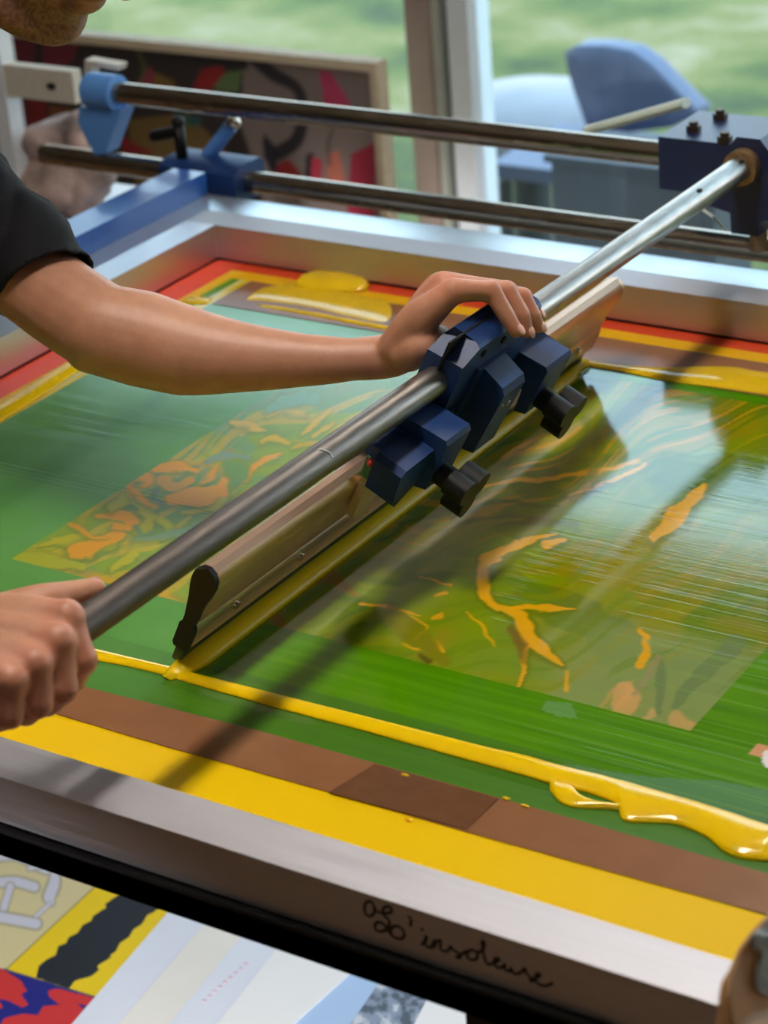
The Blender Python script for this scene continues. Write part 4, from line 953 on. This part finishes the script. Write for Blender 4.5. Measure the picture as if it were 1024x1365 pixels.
rr_ = [[0.0125, 0.0105, 0.0094, 0.0082], [0.0125, 0.0105, 0.0094, 0.0082], [0.0118, 0.0098, 0.0088, 0.0076], [0.0105, 0.0088, 0.0078, 0.0068]]
for f, r in zip(rf, rr_):
    finger(f, r); ellipsoid(bm, f[0], (r[0] * 1.10,) * 3, None, 16, 12)
for a_, b_ in zip(rm, rm[1:]):      # webs between the knuckles
    tube(bm, [tuple(np.array(a_) * 0.96 + np.array(A(-70, 850, 1.57)) * 0.04), tuple(np.array(b_) * 0.96 + np.array(A(-70, 850, 1.57)) * 0.04)], [0.0095, 0.0095], 12)
limb([A(-60, 842, 1.578), A(-5, 826, 1.580), A(48, 806, 1.584), A(92, 795, 1.598), A(126, 786, 1.608)], [0.021, 0.018, 0.0142, 0.0112, 0.0090])
limb([A(-55, 850, 1.565), A(10, 838, 1.555), A(70, 828, 1.552)], [0.023, 0.020, 0.013])
# head: chin at the measured place, face turned down towards the work
CH = atd(84, 50, 1.93)
tl = math.radians(33); Fv = np.array([math.cos(tl), 0.0, -math.sin(tl)]); Uv = np.array([math.sin(tl), 0.0, math.cos(tl)]); Sv = np.array([0, 1.0, 0])
HC = CH - 0.078 * Fv + 0.108 * Uv
HR = Matrix((( Fv[0], Sv[0], Uv[0]), (Fv[1], Sv[1], Uv[1]), (Fv[2], Sv[2], Uv[2])))
H = lambda f, s, u: tuple(HC + Fv * f + Sv * s + Uv * u)
ellipsoid(bm, H(-0.012, 0, 0.035), (0.098, 0.076, 0.088), HR, 28, 20)
ellipsoid(bm, H(0.030, 0, -0.020), (0.062, 0.062, 0.085), HR, 24, 18)
limb([H(-0.02, 0.056, -0.055), H(0.03, 0.045, -0.088), H(0.068, 0.016, -0.100), H(0.068, -0.016, -0.100), H(0.03, -0.045, -0.088), H(-0.02, -0.056, -0.055)], [0.020, 0.018, 0.015, 0.015, 0.018, 0.020])
ellipsoid(bm, H(0.070, 0, -0.092), (0.017, 0.022, 0.017), HR)
ellipsoid(bm, H(0.040, 0, -0.075), (0.048, 0.045, 0.030), HR)
ellipsoid(bm, H(0.083, 0, -0.064), (0.015, 0.026, 0.010), HR); ellipsoid(bm, H(0.088, 0, -0.048), (0.015, 0.027, 0.010), HR)
limb([H(0.086, 0, 0.012), H(0.104, 0, -0.012), H(0.114, 0, -0.026)], [0.010, 0.012, 0.013])
for s in (-1, 1):
    ellipsoid(bm, H(0.102, 0.013 * s, -0.028), (0.010, 0.009, 0.008), HR); ellipsoid(bm, H(0.068, 0.040 * s, -0.020), (0.026, 0.026, 0.024), HR)
    limb([H(0.086, 0.010 * s, 0.022), H(0.080, 0.048 * s, 0.022)], [0.010, 0.009])
    ellipsoid(bm, H(-0.010, 0.078 * s, -0.008), (0.018, 0.008, 0.030), HR)
NB = np.array([-1.475, 1.275, 0.375])
limb([H(-0.035, 0, -0.03), tuple(NB * 0.5 + np.array(H(-0.04, 0, -0.05)) * 0.5), tuple(NB)], [0.058, 0.056, 0.066], 24)
# torso
for pts, r in (([LSH, tuple(NB + np.array([-0.03, 0, -0.03])), RSH], [0.058, 0.075, 0.058]), ([(-1.56, 1.36, 0.27), (-1.76, 1.33, 0.21), (-1.97, 1.31, 0.06)], [0.105, 0.105, 0.10]), ([(-1.56, 1.18, 0.27), (-1.76, 1.20, 0.21), (-1.97, 1.20, 0.06)], [0.105, 0.105, 0.10])):
    limb(pts, r, 24)
me = voxel_union(bm, 0.0026, 5, 0.5)
body = link('body', me, MT['skin'], person, True)
co = np.zeros(len(me.vertices) * 3); me.vertices.foreach_get('co', co); co = co.reshape(-1, 3)
sk = np.tile(np.array(srgb(200, 144, 116)[:3]), (len(co), 1))
def tint(m_, c):
    global sk
    sk = sk * (1 - m_[:, None]) + np.array(srgb(*c)[:3]) * m_[:, None]
for f_ in fing + rf:                      # redder over the knuckles and finger ends
    for q_, w_ in ((f_[0], 0.016), (f_[1], 0.013), (f_[3], 0.013)):
        tint(0.55 * np.exp(-(np.linalg.norm(co - np.array(q_), axis=1) / w_) ** 2), (208, 124, 100))
loc = co - HC; hf, hs, hu = loc @ Fv, loc @ Sv, loc @ Uv
beard = np.clip((-0.048 - hu) / 0.02, 0, 1) * np.clip((hf + 0.03) / 0.03, 0, 1) * (hu > -0.14) * (hf < 0.13) * (np.abs(hs) < 0.08)
must = np.exp(-((hu + 0.042) / 0.007) ** 2) * (hf > 0.078) * (np.abs(hs) < 0.032)
gr = np.random.default_rng(3).random(len(co))
tint(np.clip(beard * (0.35 + 0.5 * gr), 0, 1), (84, 58, 42)); tint(np.clip(must * (0.6 + 0.4 * gr), 0, 1), (62, 40, 30))
ca = me.color_attributes.new('Col', 'FLOAT_COLOR', 'POINT'); ca.data.foreach_set('color', np.concatenate([sk, np.ones((len(sk), 1))], 1).reshape(-1).astype(np.float32))
# eyes, nails, stubble, hair
MT['eye'] = mat('eye_white', srgb(226, 220, 212), 0.2, 0.0, 0.02, 20)
for s in (-1, 1):
    b = bmesh.new(); ellipsoid(b, H(0.0795, 0.031 * s, 0.002), (0.0115, 0.0125, 0.0062), HR); eye = obj('eye', b, MT['eye'], person, True)
    b = bmesh.new(); ellipsoid(b, H(0.0895, 0.031 * s, -0.001), (0.0022, 0.0056, 0.0050), HR); obj('iris', b, MT['hair'], eye, True)
def nail(tip, prev, side, r):
    t_ = np.array(tip); d = t_ - np.array(prev); d /= np.linalg.norm(d); s_ = np.array(side) - d * np.dot(side, d); s_ /= np.linalg.norm(s_)
    u_ = np.cross(d, s_); R = Matrix(((d[0], u_[0], s_[0]), (d[1], u_[1], s_[1]), (d[2], u_[2], s_[2])))
    b = bmesh.new(); ellipsoid(b, tuple(t_ + s_ * r * 0.80 + d * r * 0.15), (r * 0.85, r * 0.66, r * 0.22), R, 16, 10); obj('fingernail', b, MT['nail'], person, True)
outw = (0.75, 0.0, 0.65)
for f, r in zip(fing, rad): nail(f[3], f[2], outw, r[3])
nail(A(126, 786, 1.608), A(92, 795, 1.598), (-0.8, 0.3, 0.35), 0.0085)
b = bmesh.new()
ellipsoid(b, H(-0.024, 0, 0.052), (0.099, 0.083, 0.088), HR, 40, 28); ellipsoid(b, H(0.036, 0, 0.100), (0.05, 0.062, 0.036), HR, 28, 18)
me = voxel_union(b, 0.004, 3)
co = np.zeros(len(me.vertices) * 3); me.vertices.foreach_get('co', co); co = co.reshape(-1, 3); nv = np.array([v.normal[:] for v in me.vertices])
co += nv * (0.006 * (fbm(co[:, 1] * 90, co[:, 0] * 24 + co[:, 2] * 24, 5, 3) - 0.5))[:, None]; me.vertices.foreach_set('co', co.reshape(-1)); me.update()
link('hair', me, MT['hair'], person, True)
# T-shirt: grown from the same limbs, cut open at hems and neck
bm = bmesh.new()
limb([LSH, A(-20, 308, 2.07), A(62, 380, 2.03), A(110, 420, 2.01)], [0.066, 0.0555, 0.0455, 0.0425], 28)
limb([RSH, (-1.46, 1.03, 0.235), (-1.40, 1.005, 0.20)], [0.068, 0.058, 0.054], 28)
for pts, r in (([LSH, tuple(NB + np.array([-0.03, 0, -0.03])), RSH], [0.066, 0.085, 0.066]), ([(-1.56, 1.36, 0.27), (-1.76, 1.33, 0.21), (-1.97, 1.31, 0.06), (-2.00, 1.31, -0.02)], [0.118, 0.118, 0.116, 0.116]), ([(-1.56, 1.18, 0.27), (-1.76, 1.20, 0.21), (-1.97, 1.20, 0.06), (-2.00, 1.20, -0.02)], [0.118, 0.118, 0.116, 0.116])):
    limb(pts, r, 28)
me = voxel_union(bm, 0.005, 4)
b = bmesh.new(); b.from_mesh(me)
def cut(co, no):
    bmesh.ops.bisect_plane(b, geom=b.verts[:] + b.edges[:] + b.faces[:], plane_co=co, plane_no=no, clear_outer=False, clear_inner=False)
def cut_local(co, no, centre, rad_):
    cut(co, no)
    co_, no_ = Vector(co), Vector(no).normalized()
    kill = [f for f in b.faces if (f.calc_center_median() - co_).dot(no_) > 1e-6 and (f.calc_center_median() - Vector(centre)).length < rad_]
    bmesh.ops.delete(b, geom=kill, context='FACES')
# sleeve hems
h0, h1 = np.array(A(107, 344, 2.02)), np.array(A(-4, 406, 2.02)); dirv = np.array(A(110, 420, 2.01)) - np.array(A(-20, 308, 2.07)); dirv /= np.linalg.norm(dirv)
sd = h1 - h0; back = np.cross(sd, dirv); no = np.cross(back, sd); no = no / np.linalg.norm(no); no = no if no @ dirv > 0 else -no
no = no + 0.18 * (FW); no /= np.linalg.norm(no)
cut_local(tuple((h0 + h1) / 2), tuple(no), tuple((h0 + h1) / 2 + no * 0.05), 0.14)
rd = np.array(rel) - np.array(RSH); rd /= np.linalg.norm(rd); hc = np.array(RSH) + rd * 0.17
cut_local(tuple(hc), tuple(rd), tuple(hc + rd * 0.06), 0.11)
cut_local(tuple(NB + np.array([0.03, 0, 0.022])), (0.6, 0, 0.8), tuple(NB + np.array([0.06, 0, 0.06])), 0.10)
cut_local((-2.02, 1.25, -0.02), (-0.6, 0, -0.8), (-2.05, 1.25, -0.08), 0.3)
lay = b.verts
for v in b.verts:
    c = np.array(v.co)
    w_ = fbm(np.array([c[0] * 22 + c[1] * 10]), np.array([c[2] * 22 - c[1] * 14]), 15, 3)[0]
    v.co += v.normal * (0.010 * (abs(w_ - 0.5) * 2.2) - 0.003)
me2 = bpy.data.meshes.new('t_shirt'); b.to_mesh(me2); b.free()
shirt = link('t_shirt', me2, MT['shirt'], person, True); shirt['label'] = 'black T-shirt'
sm = shirt.modifiers.new('thickness', 'SOLIDIFY'); sm.thickness = 0.0022; sm.offset = 1
# trousers and shoes
bm = bmesh.new()
for s in (-1, 1):
    yy = 1.255 + 0.09 * s
    limb([(-1.97, 1.255 + 0.05 * s, 0.03), (-2.04, yy, -0.06), (-1.98, yy + 0.02 * s, -0.42), (-2.06, yy + 0.03 * s, -0.80)], [0.118, 0.108, 0.075, 0.062], 24)
me = voxel_union(bm, 0.007, 4); link('trousers', me, MT['trousers'], person, True)
for s in (-1, 1):
    bm = bmesh.new(); yy = 1.255 + 0.12 * s
    limb([(-2.10, yy, -0.835), (-2.0, yy, -0.835), (-1.88, yy, -0.845)], [0.044, 0.044, 0.032], 20)
    ellipsoid(bm, (-2.07, yy, -0.80), (0.05, 0.045, 0.05))
    for v in bm.verts: v.co.z = max(v.co.z, -TABLE + 0.001)
    me = voxel_union(bm, 0.006, 2)
    for v in me.vertices: v.co.z = max(v.co.z, -TABLE + 0.0005)
    link('shoe', me, MT['shoe'], person, True)

# ================================================================== LIGHT
w = bpy.data.worlds.new('sky'); scene.world = w; w.use_nodes = True; nt = w.node_tree
bgn = nt.nodes['Background']; tcn = nt.nodes.new('ShaderNodeTexCoord'); sx = nt.nodes.new('ShaderNodeSeparateXYZ')
nt.links.new(tcn.outputs['Generated'], sx.inputs[0])
nt.links.new(ramp(nt, sx.outputs['Z'], [(0.0, (0.96, 0.97, 1.0, 1)), (0.12, (0.92, 0.96, 1.0, 1)), (0.32, (0.56, 0.80, 1.0, 1)), (0.55, (0.50, 0.76, 1.0, 1))]), bgn.inputs['Color'])
bgn.inputs['Strength'].default_value = SKY
def area(name, loc, rot, sx_, sy_, e, c=(1, 1, 1), portal=False):
    l = bpy.data.lights.new(name, 'AREA'); l.shape = 'RECTANGLE'; l.size = sx_; l.size_y = sy_; l.energy = e; l.color = c
    o = bpy.data.objects.new(name, l); COL.objects.link(o); o.location = loc; o.rotation_euler = rot
    if portal: l.cycles.is_portal = True
    return o
area('window_portal', ((xa + X1) / 2, WY + 0.14, (Z0 + WT) / 2), (math.radians(-90), 0, 0), X1 - xa, WT - Z0, 1, portal=True)
# added fill light behind the camera, no window there
area('rear_fill_light', (0.6, YB + 0.02, 0.5), (math.radians(90), 0, 0), 1.6, 1.2, REAR, (1.0, 0.95, 0.88))

# low fill spot without a lamp body, added to brighten the paper shelf
sp = bpy.data.lights.new('shelf_fill_spot', 'SPOT'); sp.energy = SPOT; sp.spot_size = math.radians(34); sp.spot_blend = 0.6; sp.shadow_soft_size = 0.08; sp.color = (1, 0.97, 0.95)
so_ = bpy.data.objects.new('shelf_fill_spot', sp); COL.objects.link(so_); so_.location = (-0.55, -0.5, 0.10)
so_.rotation_euler = (Vector((-1.34, 1.55, -0.66)) - Vector(so_.location)).to_track_quat('-Z', 'Y').to_euler()

# ================================================================== CAMERA
cd = bpy.data.cameras.new('camera'); cam = bpy.data.objects.new('camera', cd); COL.objects.link(cam); scene.camera = cam
cd.sensor_fit = 'HORIZONTAL'; cd.sensor_width = 24.0; cd.lens = 24.0 * FP / 1024; cd.clip_end = 200; cd.clip_start = 0.05
M = Matrix(((RI[0], UP[0], -FW[0], 0), (RI[1], UP[1], -FW[1], 0), (RI[2], UP[2], -FW[2], EYE), (0, 0, 0, 1)))
cam.matrix_world = M
cd.dof.use_dof = True; cd.dof.focus_distance = 1.88; cd.dof.aperture_fstop = FSTOP

# ================================================================== rest every thing on its base and lift the scene onto the floor
bpy.context.view_layer.update()
def meshes_of(o):
    out_ = [o] if o.type == 'MESH' else []
    for c in o.children: out_ += meshes_of(c)
    return out_
for o in list(COL.objects):
    if o.parent is not None or o.type not in ('MESH', 'EMPTY'): continue
    ms = meshes_of(o)
    if not ms: continue
    lo = np.full(3, 1e9); hi = -lo
    for m_ in ms:
        c = np.zeros(len(m_.data.vertices) * 3, np.float32); m_.data.vertices.foreach_get('co', c); c = c.reshape(-1, 3)
        lo = np.minimum(lo, c.min(0)); hi = np.maximum(hi, c.max(0))
    base = Vector(((lo[0] + hi[0]) / 2, (lo[1] + hi[1]) / 2, lo[2]))
    for m_ in ms: m_.data.transform(Matrix.Translation(-base)); m_.data.update()
    o.location = base + Vector((0, 0, TABLE))
for o in COL.objects:
    if o.parent is None and o.type in ('LIGHT', 'CAMERA'): o.location.z += TABLE

vs = scene.view_settings
vs.view_transform = 'Standard'; vs.look = 'None'; vs.exposure = EXPO; vs.gamma = 1.0; vs.use_curve_mapping = False
